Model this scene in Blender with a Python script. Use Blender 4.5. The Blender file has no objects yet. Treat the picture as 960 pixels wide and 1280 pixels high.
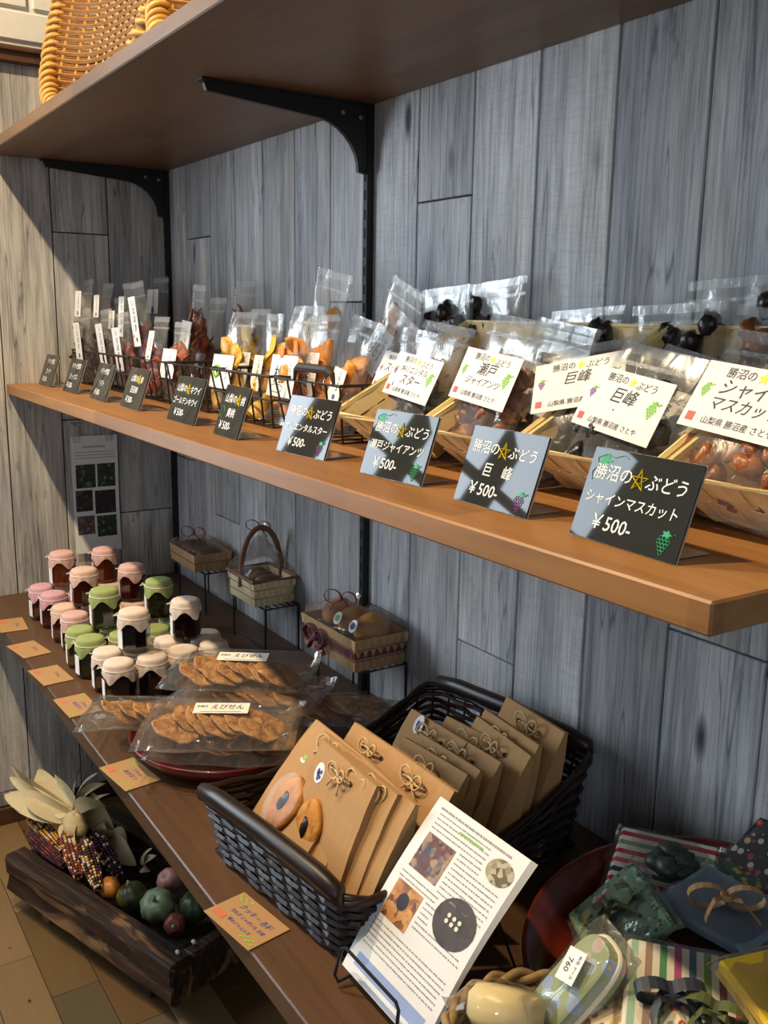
import bpy, math, random
from mathutils import Vector, Matrix, Euler, noise as mnoise
random.seed(7)
PI = math.pi
SC = bpy.context.scene
COL = SC.collection
# ------------------------------------------------------------------ camera
ZB = 1.09                      # top of the middle shelf above the floor
FPX, YAW, PITCH, ROLL = 1181.6, 0.990, 0.2047, 0.016
CAM = Vector((2.315, -0.8711, 0.1676 + ZB))
_f = Vector((-math.sin(YAW)*math.cos(PITCH), math.cos(YAW)*math.cos(PITCH), -math.sin(PITCH)))
_r = _f.cross(Vector((0, 0, 1))).normalized(); _u = _r.cross(_f)
_c, _s = math.cos(ROLL), math.sin(ROLL)
RX, UP = _c*_r + _s*_u, -_s*_r + _c*_u
cd = bpy.data.cameras.new('camera'); cam = bpy.data.objects.new('camera', cd); COL.objects.link(cam)
cd.sensor_fit = 'VERTICAL'; cd.sensor_height = 24; cd.lens = FPX/1280*24; cd.clip_start = .02
cam.matrix_world = Matrix(((RX.x, UP.x, -_f.x, CAM.x), (RX.y, UP.y, -_f.y, CAM.y), (RX.z, UP.z, -_f.z, CAM.z), (0, 0, 0, 1)))
SC.camera = cam
# ------------------------------------------------------------------ world, lights, exposure
w = bpy.data.worlds.new('room_ambient'); SC.world = w; w.use_nodes = True
w.node_tree.nodes['Background'].inputs[0].default_value = (.80, .88, 1, 1)
w.node_tree.nodes['Background'].inputs[1].default_value = .15
def light(name, kind, loc, target, energy, color, **kw):
    d = bpy.data.lights.new(name, kind); d.energy = energy; d.color = color
    for k, v in kw.items(): setattr(d, k, v)
    o = bpy.data.objects.new(name, d); COL.objects.link(o); o.location = loc
    o.rotation_euler = (Vector(target)-Vector(loc)).to_track_quat('-Z', 'Y').to_euler()
    return o
# two warm spots of the ceiling track in front of the shelves
for sx, en in ((.58, 112), (1.5, 88)):
    light('ceiling_spot', 'SPOT', (sx, -1.03, 2.56), (sx-.05, -.25, ZB-.1), en, (1, .78, .50), spot_size=math.radians(115), spot_blend=.5, shadow_soft_size=.025)
# daylight through the window in the left wall, nearer to the camera
light('window_daylight', 'AREA', (.03, -1.38, 1.41), (2, -1.30, 1.30), 46, (.76, .88, 1), shape='RECTANGLE', size=.80, size_y=1.04)
# cool fill light added far behind the camera to lift the shadows
light('fill_light', 'AREA', (4.2, -3.0, 1.5), (.2, -.2, 1.0), 24, (.80, .90, 1), shape='RECTANGLE', size=2.2, size_y=1.8)
SC.view_settings.view_transform = 'Standard'; SC.view_settings.look = 'None'
SC.view_settings.exposure = -0.08; SC.view_settings.gamma = 1
SC.cycles.transparent_max_bounces = 40; SC.cycles.max_bounces = 10

# ------------------------------------------------------------------ pixel helpers (960x1280 photograph -> world)
def ray(x, y): return _f + RX*((x-480)/FPX) - UP*((y-640)/FPX)
def onx(x, y, xx): d = ray(x, y); return CAM + d*((xx-CAM.x)/d.x)
def onz(x, y, z): d = ray(x, y); return CAM + d*((z-CAM.z)/d.z)
def ony(x, y, yy): d = ray(x, y); return CAM + d*((yy-CAM.y)/d.y)
def pxm(p): return FPX/((Vector(p)-CAM).dot(_f))      # pixels per metre at p
ZC, ZA = ZB-.5014, ZB+.5009

# ------------------------------------------------------------------ mesh builder
class MB:
    def __init__(s): s.v = []; s.f = []; s.c = None
    def add(s, vs, fs, M=None):
        b = len(s.v)
        s.v += [tuple(M @ Vector(v)) if M else tuple(v) for v in vs]
        s.f += [tuple(i+b for i in f) for f in fs]
        return s
    def box(s, c, d, M=None):
        x, y, z = d[0]/2, d[1]/2, d[2]/2
        vs = [(c[0]+a*x, c[1]+b*y, c[2]+e*z) for a in (-1, 1) for b in (-1, 1) for e in (-1, 1)]
        return s.add(vs, [(0, 1, 3, 2), (4, 6, 7, 5), (0, 4, 5, 1), (2, 3, 7, 6), (0, 2, 6, 4), (1, 5, 7, 3)], M)
    def cbox(s, c, d, ch, M=None):          # chamfered box (24 verts)
        x, y, z = d[0]/2, d[1]/2, d[2]/2
        vs = []; idx = {}
        for a in (-1, 1):
            for b in (-1, 1):
                for e in (-1, 1):
                    for k in range(3):
                        q = [a*(x-(ch if k != 0 else 0)), b*(y-(ch if k != 1 else 0)), e*(z-(ch if k != 2 else 0))]
                        idx[a, b, e, k] = len(vs); vs.append((c[0]+q[0], c[1]+q[1], c[2]+q[2]))
        fs = []
        for k, (p, q) in enumerate(((1, 2), (0, 2), (0, 1))):
            for sg in (-1, 1):
                o = []
                for (m, n) in ((-1, -1), (1, -1), (1, 1), (-1, 1)):
                    t = [0, 0, 0]; t[k] = sg; t[p] = m; t[q] = n; o.append(idx[t[0], t[1], t[2], k])
                fs.append(tuple(o))
        for k in range(3):
            p, q = [i for i in range(3) if i != k]
            for m in (-1, 1):
                for n in (-1, 1):
                    t1 = [0]*3; t1[p] = m; t1[q] = n; t2 = list(t1); t1[k] = -1; t2[k] = 1
                    fs.append((idx[(*t1, p)], idx[(*t2, p)], idx[(*t2, q)], idx[(*t1, q)]))
        for a in (-1, 1):
            for b in (-1, 1):
                for e in (-1, 1): fs.append(tuple(idx[a, b, e, k] for k in range(3)))
        return s.add(vs, fs, M)
    def tube(s, pts, r, n=6, closed=False, M=None, flat=None):
        pts = [Vector(p) for p in pts]; N = len(pts); vs = []; fs = []
        rr = r if isinstance(r, (list, tuple)) else [r]*N
        prev = None
        for i, p in enumerate(pts):
            a = pts[i-1] if (i or closed) else p; b = pts[(i+1) % N] if (i < N-1 or closed) else p
            t = (b-a)
            t = t.normalized() if t.length > 1e-9 else Vector((0, 0, 1))
            if prev is None:
                h = Vector((0, 0, 1)) if abs(t.z) < .9 else Vector((1, 0, 0)); nn = t.cross(h).normalized()
            else:
                nn = prev - t*prev.dot(t); nn = nn.normalized() if nn.length > 1e-6 else t.orthogonal().normalized()
            prev = nn; bb = t.cross(nn)
            for k in range(n):
                q = 2*PI*k/n; vs.append(p + (nn*math.cos(q) + bb*math.sin(q)*(flat or 1))*rr[i])
        for i in range(N if closed else N-1):
            for k in range(n):
                a, b = i*n, ((i+1) % N)*n; fs.append((a+k, a+(k+1) % n, b+(k+1) % n, b+k))
        if not closed: fs += [tuple(range(n))[::-1], tuple((N-1)*n+k for k in range(n))]
        return s.add(vs, fs, M)
    def lathe(s, prof, n=24, M=None, fr=None, fz=None, cap=True):
        vs = []; fs = []
        for j, (r, z) in enumerate(prof):
            for k in range(n):
                q = 2*PI*k/n; R = r*(fr(q, j) if fr else 1); vs.append((R*math.cos(q), R*math.sin(q), z+(fz(q, j) if fz else 0)))
        for j in range(len(prof)-1):
            for k in range(n): fs.append((j*n+k, j*n+(k+1) % n, (j+1)*n+(k+1) % n, (j+1)*n+k))
        if cap: fs += [tuple(range(n))[::-1], tuple((len(prof)-1)*n+k for k in range(n))]
        return s.add(vs, fs, M)
    def grid(s, fn, nu, nv, M=None, closeu=False):
        vs = [fn(i/nu, j/nv) for j in range(nv+1) for i in range(nu+(0 if closeu else 1))]; W = nu if closeu else nu+1
        fs = []
        for j in range(nv):
            for i in range(nu): fs.append((j*W+i, j*W+(i+1) % W, (j+1)*W+(i+1) % W, (j+1)*W+i))
        return s.add(vs, fs, M)
    def poly(s, pts, th=0, M=None):         # polygon in xz plane facing -y, optional thickness
        n = len(pts); vs = [(x, 0, z) for x, z in pts]
        if not th: return s.add(vs, [tuple(range(n))], M)
        vs += [(x, th, z) for x, z in pts]
        return s.add(vs, [tuple(range(n)), tuple(range(2*n-1, n-1, -1))] + [(i, i+n, (i+1) % n+n, (i+1) % n) for i in range(n)], M)
    def blob(s, c, d, seed=0, amp=.15, fq=2.2, nu=10, nv=6, M=None):
        vs = []; fs = []
        for j in range(nv+1):
            th = PI*j/nv
            for i in range(nu):
                q = 2*PI*i/nu; v = Vector((math.sin(th)*math.cos(q), math.sin(th)*math.sin(q), math.cos(th)))
                k = 1 + amp*mnoise.noise(v*fq + Vector((seed*3.7, seed*1.3, seed)))
                vs.append((c[0]+v.x*d[0]*k, c[1]+v.y*d[1]*k, c[2]+v.z*d[2]*k))
        for j in range(nv):
            for i in range(nu): fs.append((j*nu+i, (j+1)*nu+i, (j+1)*nu+(i+1) % nu, j*nu+(i+1) % nu))
        return s.add(vs, fs, M)
    def mesh(s, name, smooth=False):
        m = bpy.data.meshes.new(name); m.from_pydata(s.v, [], s.f); m.update()
        if smooth: m.polygons.foreach_set('use_smooth', [True]*len(m.polygons))
        if s.c:
            at = m.color_attributes.new('col', 'FLOAT_COLOR', 'POINT')
            flat = []
            for c in s.c: flat += [c[0], c[1], c[2], 1]
            at.data.foreach_set('color', flat)
        return m
def link(name, mesh, mat=None, parent=None, M=None):
    o = bpy.data.objects.new(name, mesh); COL.objects.link(o)
    if mat is not None and mesh is not None and not mesh.materials: mesh.materials.append(mat)
    if parent: o.parent = parent
    if M is not None: o.matrix_local = M
    return o
def ob(name, mb, mat, parent=None, M=None, smooth=False): return link(name, mb.mesh(name, smooth), mat, parent, M)
def tag(o, label=None, cat=None, group=None, kind=None):
    if label: o['label'] = label
    if cat: o['category'] = cat
    if group: o['group'] = group
    if kind: o['kind'] = kind
    return o
def thing(name, label, cat, M=None, group=None):
    o = bpy.data.objects.new(name, None); COL.objects.link(o); o.empty_display_size = .02
    if M is not None: o.matrix_world = M
    return tag(o, label, cat, group)
def copy_tree(o, parent=None):
    c = o.copy(); COL.objects.link(c)
    if parent: c.parent = parent
    for ch in list(o.children): copy_tree(ch, c)
    return c
def T(x, y, z): return Matrix.Translation((x, y, z))
def RZ(a): return Matrix.Rotation(a, 4, 'Z')
def RXm(a): return Matrix.Rotation(a, 4, 'X')
def RY(a): return Matrix.Rotation(a, 4, 'Y')
def S(x, y, z): return Matrix.Diagonal((x, y, z, 1))
D2R = math.radians

# ------------------------------------------------------------------ materials
MATS = {}
class NT:
    def __init__(s, name):
        s.m = bpy.data.materials.new(name); s.m.use_nodes = True; s.t = s.m.node_tree; s.n = s.t.nodes; s.l = s.t.links
        s.b = s.n['Principled BSDF']; s.out = s.n['Material Output']
    def node(s, typ, **kw):
        n = s.n.new(typ)
        for k, v in kw.items(): setattr(n, k, v)
        return n
    def set(s, sock, v):
        if hasattr(v, 'is_output'): s.l.new(v, sock)
        elif isinstance(v, (tuple, list)) and len(v) == 3 and sock.type == 'RGBA': sock.default_value = (*v, 1)
        else: sock.default_value = v
    def math(s, op, a, b=0.0, c=0.0, clamp=False):
        n = s.node('ShaderNodeMath', operation=op, use_clamp=clamp)
        for i, v in enumerate((a, b, c)): s.set(n.inputs[i], v)
        return n.outputs[0]
    def mix(s, fac, a, b, mode='MIX'):
        n = s.node('ShaderNodeMix', data_type='RGBA', blend_type=mode); s.set(n.inputs[0], fac); s.set(n.inputs[6], a); s.set(n.inputs[7], b)
        return n.outputs[2]
    def ramp(s, fac, stops, interp='LINEAR'):
        n = s.node('ShaderNodeValToRGB'); r = n.color_ramp; r.interpolation = interp
        while len(r.elements) < len(stops): r.elements.new(1)
        for e, (p, c) in zip(r.elements, stops): e.position = p; e.color = (*c, 1) if len(c) == 3 else c
        s.set(n.inputs[0], fac); return n.outputs[0]
    def coord(s, scale=(1, 1, 1), rnd=0, kind='Object', rot=(0, 0, 0)):
        tc = s.node('ShaderNodeTexCoord').outputs[kind]
        if rnd:
            oi = s.node('ShaderNodeObjectInfo').outputs['Random']
            v = s.node('ShaderNodeVectorMath', operation='ADD'); s.l.new(tc, v.inputs[0])
            k = s.math('MULTIPLY', oi, rnd); cb = s.node('ShaderNodeCombineXYZ')
            for i in range(3): s.l.new(k, cb.inputs[i])
            s.l.new(cb.outputs[0], v.inputs[1]); tc = v.outputs[0]
        mp = s.node('ShaderNodeMapping'); s.l.new(tc, mp.inputs[0]); mp.inputs['Scale'].default_value = scale; mp.inputs['Rotation'].default_value = rot
        return mp.outputs[0]
    def noise(s, vec, scale=1, detail=4, rough=.55, dist=0):
        n = s.node('ShaderNodeTexNoise'); s.l.new(vec, n.inputs['Vector'])
        n.inputs['Scale'].default_value = scale; n.inputs['Detail'].default_value = detail; n.inputs['Roughness'].default_value = rough; n.inputs['Distortion'].default_value = dist
        return n.outputs[0]
    def voro(s, vec, scale=1, out='Distance', feature='F1', rnd=1):
        n = s.node('ShaderNodeTexVoronoi', feature=feature); s.l.new(vec, n.inputs['Vector']); n.inputs['Scale'].default_value = scale; n.inputs['Randomness'].default_value = rnd
        return n.outputs[out]
    def rand(s): return s.node('ShaderNodeObjectInfo').outputs['Random']
    def bump(s, h, strength=.3, dist=.002):
        n = s.node('ShaderNodeBump'); n.inputs['Strength'].default_value = strength; n.inputs['Distance'].default_value = dist
        s.l.new(h, n.inputs['Height']); s.l.new(n.outputs[0], s.b.inputs['Normal'])
    def fin(s, col=None, rough=None, metal=None, spec=None, **kw):
        if col is not None: s.set(s.b.inputs['Base Color'], col)
        if rough is not None: s.set(s.b.inputs['Roughness'], rough)
        if metal is not None: s.b.inputs['Metallic'].default_value = metal
        if spec is not None: s.b.inputs['Specular IOR Level'].default_value = spec
        for k, v in kw.items(): s.set(s.b.inputs[k.replace('_', ' ')], v)
        return s.m
def srgb(r, g, b):
    f = lambda c: (c/255/12.92 if c/255 <= .04045 else ((c/255+.055)/1.055)**2.4)
    return (f(r), f(g), f(b))
def plain(name, col, rough=.6, var=.12, scale=40, metal=0, spec=.5, **kw):
    if name in MATS: return MATS[name]
    t = NT(name); v = t.noise(t.coord(rnd=7), scale, 3)
    c = t.mix(v, tuple(x*(1-var) for x in col), tuple(min(1, x*(1+var)) for x in col))
    MATS[name] = t.fin(c, rough, metal, spec, **kw); return MATS[name]
def m_plank(name, tint=(1, 1, 1), dark=1.0):
    t = NT(name); c = t.coord((1, 1, 1), rnd=13)
    mp = lambda sc: (lambda n: (t.l.new(c, n.inputs[0]), n.inputs['Scale'].__setattr__('default_value', sc), n.outputs[0])[2])(t.node('ShaderNodeMapping'))
    fine = t.noise(mp((250, 250, 9)), 1, 5, .65); streak = t.noise(mp((55, 55, 2.2)), 1, 5, .6); broad = t.noise(mp((13, 13, 1.8)), 1, 4, .6, .5)
    v = t.math('ADD', t.math('MULTIPLY', fine, .50), t.math('ADD', t.math('MULTIPLY', streak, .38), t.math('MULTIPLY', broad, .12)))
    col = t.ramp(v, [(.36, (.23, .23, .235)), (.45, (.42, .42, .415)), (.51, (.54, .535, .525)), (.60, (.67, .665, .65))])
    col = t.mix(t.ramp(broad, [(.38, (0, 0, 0)), (.62, (1, 1, 1))]), t.mix(1, col, (.72, .73, .76), 'MULTIPLY'), col)
    tone = t.noise(mp((10, 10, 3)), 1, 2); col = t.mix(t.ramp(tone, [(.5, (0, 0, 0)), (.68, (.55, .55, .55))]), col, t.mix(1, col, (.86, .91, 1.02), 'MULTIPLY')); col = t.mix(t.ramp(tone, [(.3, (.5, .5, .5)), (.45, (0, 0, 0))]), col, t.mix(1, col, (1.0, .92, .80), 'MULTIPLY'))
    # diagonal saw marks on some planks
    mr = t.node('ShaderNodeMapping'); t.l.new(c, mr.inputs[0]); mr.inputs['Rotation'].default_value = (0, .95, 0); mr.inputs['Scale'].default_value = (30, 30, 420)
    saw = t.noise(mr.outputs[0], 1, 3, .6); sel = t.ramp(t.rand(), [(.62, (0, 0, 0)), (.66, (1, 1, 1))])
    col = t.mix(t.math('MULTIPLY', t.math('MULTIPLY', t.ramp(saw, [(.48, (0, 0, 0)), (.66, (1, 1, 1))]), .22), sel), col, (.22, .22, .235))
    blot = t.noise(mp((34, 34, 8)), 1, 5, .7)
    col = t.mix(t.ramp(blot, [(.60, (0, 0, 0)), (.72, (.75, .75, .75))]), col, (.12, .12, .14))
    # knots: sparse stretched cells
    kd = t.voro(mp((13, 13, 4.2)), 1); ksel = t.noise(mp((5, 5, 1.5)), 1, 2)
    kn = t.math('MULTIPLY', t.ramp(kd, [(.07, (1, 1, 1)), (.16, (0, 0, 0))]), t.ramp(ksel, [(.52, (0, 0, 0)), (.56, (1, 1, 1))]))
    col = t.mix(kn, col, (.055, .05, .055))
    # fine drying cracks
    cr = t.noise(mp((26, 26, .9)), 1, 2, .4)
    crk = t.ramp(t.math('ABSOLUTE', t.math('SUBTRACT', cr, .5)), [(.0, (1, 1, 1)), (.006, (0, 0, 0))])
    col = t.mix(t.math('MULTIPLY', crk, .7), col, (.08, .08, .09))
    lum = t.math('ADD', .70*dark, t.math('MULTIPLY', t.rand(), .42*dark)); cb = t.node('ShaderNodeCombineColor')
    for i in range(3): t.set(cb.inputs[i], t.math('MULTIPLY', lum, tint[i]))
    col = t.mix(1, col, cb.outputs[0], 'MULTIPLY')
    t.bump(streak, .25, .0012)
    return t.fin(col, .62, spec=.3)
def m_wood(name, a, b, cdk, stave=(.42, .043), rough=.42, axis='x', gscale=1.0):
    # laminated wood: staves along x, bricked in y; grain along x
    t = NT(name); c = t.coord((1, 1, 1))
    br = t.node('ShaderNodeTexBrick'); t.l.new(c, br.inputs['Vector']); br.inputs['Scale'].default_value = 1
    br.inputs['Brick Width'].default_value = stave[0]; br.inputs['Row Height'].default_value = stave[1]; br.inputs['Mortar Size'].default_value = .0004
    br.inputs['Color1'].default_value = (0, 0, 0, 1); br.inputs['Color2'].default_value = (1, 1, 1, 1); br.inputs['Mortar'].default_value = (.3, .3, .3, 1); br.offset = .37
    g = t.noise(t.coord((5*gscale, 90*gscale, 90*gscale)), 1, 6, .6, .4); g2 = t.noise(t.coord((2.2, 14, 14)), 1, 3, .5, .5)
    col = t.mix(g2, a, b); col = t.mix(t.math('MULTIPLY', t.ramp(g, [(.4, (0, 0, 0)), (.75, (1, 1, 1))]), .55), col, cdk)
    col = t.mix(.30, col, t.mix(br.outputs[0], cdk, b))
    t.bump(g, .12, .0008)
    return t.fin(col, rough, spec=.4)
def m_film(name, haze=.06, tint=(.97, .97, .96), gl_k=.18, rough=.18, crinkle=25, bs=.35):
    # clear plastic film: passes light, a little milky, Fresnel gloss with crinkles
    t = NT(name); tr = t.node('ShaderNodeBsdfTransparent'); tr.inputs[0].default_value = (*tint, 1)
    gl = t.node('ShaderNodeBsdfGlossy'); gl.inputs['Roughness'].default_value = rough; gl.inputs[0].default_value = (1, 1, 1, 1)
    df = t.node('ShaderNodeBsdfDiffuse'); df.inputs[0].default_value = (.8, .8, .78, 1)
    fr = t.node('ShaderNodeFresnel'); fr.inputs[0].default_value = 1.4
    bm = t.node('ShaderNodeBump'); bm.inputs['Strength'].default_value = bs; bm.inputs['Distance'].default_value = .004
    t.l.new(t.noise(t.coord((1, 1, .6), rnd=9), crinkle, 3, .6, 1.2), bm.inputs['Height'])
    for n in (gl, fr): t.l.new(bm.outputs[0], n.inputs['Normal'])
    m1 = t.node('ShaderNodeMixShader'); m1.inputs[0].default_value = haze; t.l.new(tr.outputs[0], m1.inputs[1]); t.l.new(df.outputs[0], m1.inputs[2])
    m2 = t.node('ShaderNodeMixShader'); t.l.new(t.math('MULTIPLY', fr.outputs[0], gl_k), m2.inputs[0]); t.l.new(m1.outputs[0], m2.inputs[1]); t.l.new(gl.outputs[0], m2.inputs[2])
    t.l.new(m2.outputs[0], t.out.inputs[0]); t.n.remove(t.b)
    return t.m
M_WALL = m_plank('weathered_grey_plank'); M_WALL_L = m_plank('weathered_grey_plank_lamplit', (1.04, 1.0, .93), 1.12)  # left wall: same planks, lamplight painted in as a lighter, warmer tint
M_GAP = plain('dark_joint', (.02, .02, .024), .9)
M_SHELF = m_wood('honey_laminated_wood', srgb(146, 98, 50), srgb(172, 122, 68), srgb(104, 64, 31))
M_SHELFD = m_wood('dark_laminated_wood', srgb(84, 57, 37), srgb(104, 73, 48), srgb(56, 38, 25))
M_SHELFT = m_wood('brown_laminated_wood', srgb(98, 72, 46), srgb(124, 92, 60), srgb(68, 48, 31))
M_BLACK = plain('black_painted_steel', (.012, .012, .013), .45, spec=.4)
M_WIRE = plain('dark_bronze_wire', (.03, .025, .02), .5, metal=.4)
M_FILM = m_film('clear_pouch_film'); M_CELLO = m_film('cellophane', .035, (.98, .98, .97), .6, .06, 14)
M_PAPER = plain('white_paper', (.82, .81, .78), .75, .03); M_CREAM = plain('cream_paper', (.80, .74, .60), .8, .04)
M_INK = plain('black_ink', (.012, .012, .014), .6); M_INKB = plain('blue_ink', (.05, .06, .28), .6); M_CHALK = plain('white_marker', (.85, .85, .80), .6, .03)
M_YEL = plain('yellow_marker', (.88, .72, .03), .6); M_GRN = plain('green_marker', (.03, .38, .16), .6); M_LGRN = plain('light_green_ink', (.22, .52, .06), .6); M_PUR = plain('purple_marker', (.25, .09, .33), .6)
M_RED = plain('red_ink', (.65, .10, .08), .6)
M_BOARD = plain('black_card', (.030, .032, .029), .03, .1, spec=.24)
M_KCARD = plain('kraft_name_card', srgb(172, 130, 80), .8, .06, 200)
def text(body, size, mat, parent, M, name='lettering', align='CENTER', shear=0, spacing=1, xs=1):
    cu = bpy.data.curves.new('lettering', 'FONT'); cu.body = body; cu.size = size; cu.align_x = align; cu.align_y = 'CENTER'; cu.shear = shear; cu.space_character = spacing; cu.resolution_u = 2; cu.offset = size*.006
    o = bpy.data.objects.new('tmp', cu); COL.objects.link(o)
    me = bpy.data.meshes.new_from_object(o.evaluated_get(bpy.context.evaluated_depsgraph_get())); bpy.data.objects.remove(o); bpy.data.curves.remove(cu)
    me.materials.clear(); me.materials.append(mat)
    return link(name, me, None, parent, M @ RXm(PI/2) @ S(xs, 1, 1))      # text plane: xz, facing -y
def starpts(cx, cz, r): return [(cx+(r if k % 2 == 0 else r*.42)*math.sin(PI*k/5), cz+(r if k % 2 == 0 else r*.42)*math.cos(PI*k/5)) for k in range(10)]
def star_outline(parent, M, cx, cz, r, mat): return ob('star_mark', MB().tube([(cx+r*math.sin(4*PI*k/5), 0, cz+r*math.cos(4*PI*k/5)) for k in range(5)], r*.12, 4, True), mat, parent, M)
def star(parent, M, cx, cz, r, mat): return ob('star_mark', MB().poly(starpts(cx, cz, r)), mat, parent, M)
def disc(cx, cz, r, n=12, sx=1): return [(cx+r*sx*math.cos(2*PI*k/n), cz+r*math.sin(2*PI*k/n)) for k in range(n)]
def grapes(parent, M, cx, cz, r, lmat, gmat, ring=True, name='grape_drawing'):
    mb = MB()
    for row, n in enumerate((3, 4, 3, 2, 1)):
        for i in range(n):
            x, z = cx+(i-(n-1)/2)*r*.42, cz+.55*r-row*r*.36
            if ring: mb.tube([(x+.2*r*math.cos(a*PI/4), 0, z+.2*r*math.sin(a*PI/4)) for a in range(8)], r*.045, 4, True)
            else: mb.poly(disc(x, z, r*.2, 8))
    g = ob(name, mb, gmat, parent, M)
    lf = MB().poly([(cx+r*(.75+.25*math.cos(5*a))*.62*math.cos(a)+r*.15, cz+r*.95+r*.45*(.75+.25*math.cos(5*a))*math.sin(a)) for a in [2*PI*k/20 for k in range(20)]])
    lf.tube([(cx+r*(.4+.9*k/6), 0, cz+r*(1.0+.18*math.sin(k*1.6))) for k in range(7)], r*.04, 4)
    ob('leaf_drawing', lf, lmat, g, T(0, -.0001, 0))
    return g
# ================================================================== THE SETTING
XR = 2.7                                   # room shell right of the picture
def struct(name, mb, mat): return tag(ob(name, mb, mat), kind='structure')
_plank_cache = {}
def plank(parent, x0, x1, z0, z1, mat, M):
    key = (round(x1-x0, 3), round(z1-z0, 3), mat.name)
    if key not in _plank_cache:
        W, H = x1-x0-.0028, z1-z0-.0024
        _plank_cache[key] = MB().cbox((0, 0, 0), (W, .010, H), .0012).mesh('plank'); _plank_cache[key].materials.append(mat)
    return link('plank', _plank_cache[key], None, parent, M @ T((x0+x1)/2, -.005, (z0+z1)/2))
wb = struct('wall_back', MB().box((XR/2, .05, 1.35), (XR, .08, 2.7)), M_GAP)
rnd = random.Random(3)
PITCHW = .1345
joints = {-1: [.9], 0: [ZB+.336, ZB-.50], 1: [ZB-.30], 2: [ZB-.9], 3: [ZB+.62], 4: [ZB+.66], 5: [ZB+.19, ZB-.7], 6: [ZB-.55], 7: [ZB+.338], 8: [ZB-.326], 9: [ZB+.8], 10: [ZB-.8], 11: [ZB-.19], 12: [ZB-.7], 13: [ZB+.3]}
for k in range(-1, 20):
    x0, x1 = .126+PITCHW*k, .126+PITCHW*(k+1)
    x0, x1 = max(x0, 0), min(x1, XR)
    if x1-x0 < .02: continue
    zs = sorted([0, 2.7]+joints.get(k, [rnd.uniform(.4, 2.3)]))
    for a, b in zip(zs, zs[1:]): plank(wb, x0, x1, a, b, M_WALL, T(0, .01, 0))
LEFT_END = -.86
wl = struct('wall_left', MB().box((-.05, LEFT_END/2, 1.35), (.08, -LEFT_END, 2.7)), M_GAP)
ML = T(-.01, 0, 0) @ RZ(PI/2)
jl = {0: [ZB-.33, .5], 1: [ZB+.345, ZB-.09], 2: [ZB-1.007+.42], 3: [ZB-1.007], 4: [.7], 5: [1.2]}
ye = [0, -.0145-.1335, -.278, -.4035, -.535, -.668, -.80, LEFT_END]
ye = [0, -.148, -.278, -.4035, -.535, -.668, -.80, LEFT_END]
for k in range(len(ye)-1):
    zs = sorted([.045, ZB+.70]+jl.get(k, [.6]))
    for a, b in zip(zs, zs[1:]): plank(wl, ye[k+1], ye[k], a, b, M_WALL_L, ML)
M_BRICK = plain('white_painted_brick', (.62, .60, .54), .7, .08, 60)
bm = MB().cbox((0, 0, 0), (.198, .010, .060), .003).mesh('brick'); bm.materials.append(M_BRICK)
for r in range(8):
    for i in range(5):
        yy = -.09-.21*i-(.105 if r % 2 else 0)
        if yy < LEFT_END+.1: continue
        link('brick', bm, None, wl, T(-.006, yy, ZB+.775+.068*r) @ RZ(PI/2))
ob('mortar', MB().box((-.0095, LEFT_END/2, ZB+1.02), (.003, -LEFT_END, .58)), M_BRICK, wl)
M_TRIM = m_wood('dark_trim_wood', srgb(70, 46, 32), srgb(92, 62, 42), srgb(44, 28, 20), (2, .3))
tr = MB().cbox((.004, LEFT_END/2, ZB+.713), (.028, -LEFT_END, .036), .003); tr.cbox((.008, LEFT_END/2, ZB+.722), (.036, -LEFT_END, .012), .003)
struct('trim_1', tr, M_TRIM)
struct('baseboard_left', MB().cbox((.004, LEFT_END/2, .022), (.012, -LEFT_END, .044), .002), M_TRIM)
struct('baseboard_back', MB().cbox((XR/2, -.004, .022), (XR, .012, .044), .002), M_TRIM)
# floor of mixed vinyl boards
def m_floor(name):
    t = NT(name); g = t.noise(t.coord((6, 60, 60), rnd=11), 1, 5, .6, .3); b = t.noise(t.coord((5, 9, 9), rnd=11), 1, 3)
    base = t.ramp(t.rand(), [(0, srgb(150, 122, 82)), (.25, srgb(104, 76, 44)), (.5, srgb(122, 92, 52)), (.75, srgb(92, 80, 56)), (1, srgb(168, 142, 100))])
    col = t.mix(g, t.mix(1, base, (.72, .70, .68), 'MULTIPLY'), base); col = t.mix(t.math('MULTIPLY', b, .3), col, srgb(80, 60, 40))
    kn = t.ramp(t.voro(t.coord((9, 16, 9), rnd=11), 1), [(.035, (1, 1, 1)), (.07, (0, 0, 0))])
    col = t.mix(kn, col, srgb(50, 34, 22)); return t.fin(col, .45, spec=.4)
M_FLOOR = m_floor('mixed_wood_vinyl')
fl = struct('floor', MB().box((1.4, -1.6, -.03), (4.2, 4.4, .05)), plain('floor_underlay', srgb(60, 52, 40), .7))
cache = {}
rf = random.Random(11); yy = 0
row = 0
while yy > -1.25:
    w_ = .0885
    xx = 0
    cuts = [.39, .692, 1.1, 1.5, 2.0, 2.4] if row == 5 else None
    k = 0
    while xx < 2.3:
        L = (cuts[k]-xx) if cuts and k < len(cuts) else rf.choice((.30, .42, .55)); k += 1
        key = round(L, 3)
        if key not in cache:
            cache[key] = MB().cbox((0, 0, 0), (L-.0012, w_-.0012, .005), .0006).mesh('board'); cache[key].materials.append(M_FLOOR)
        link('board', cache[key], None, fl, T(xx+L/2, yy-w_/2, -.0025)); xx += L
    yy -= w_; row += 1
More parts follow.
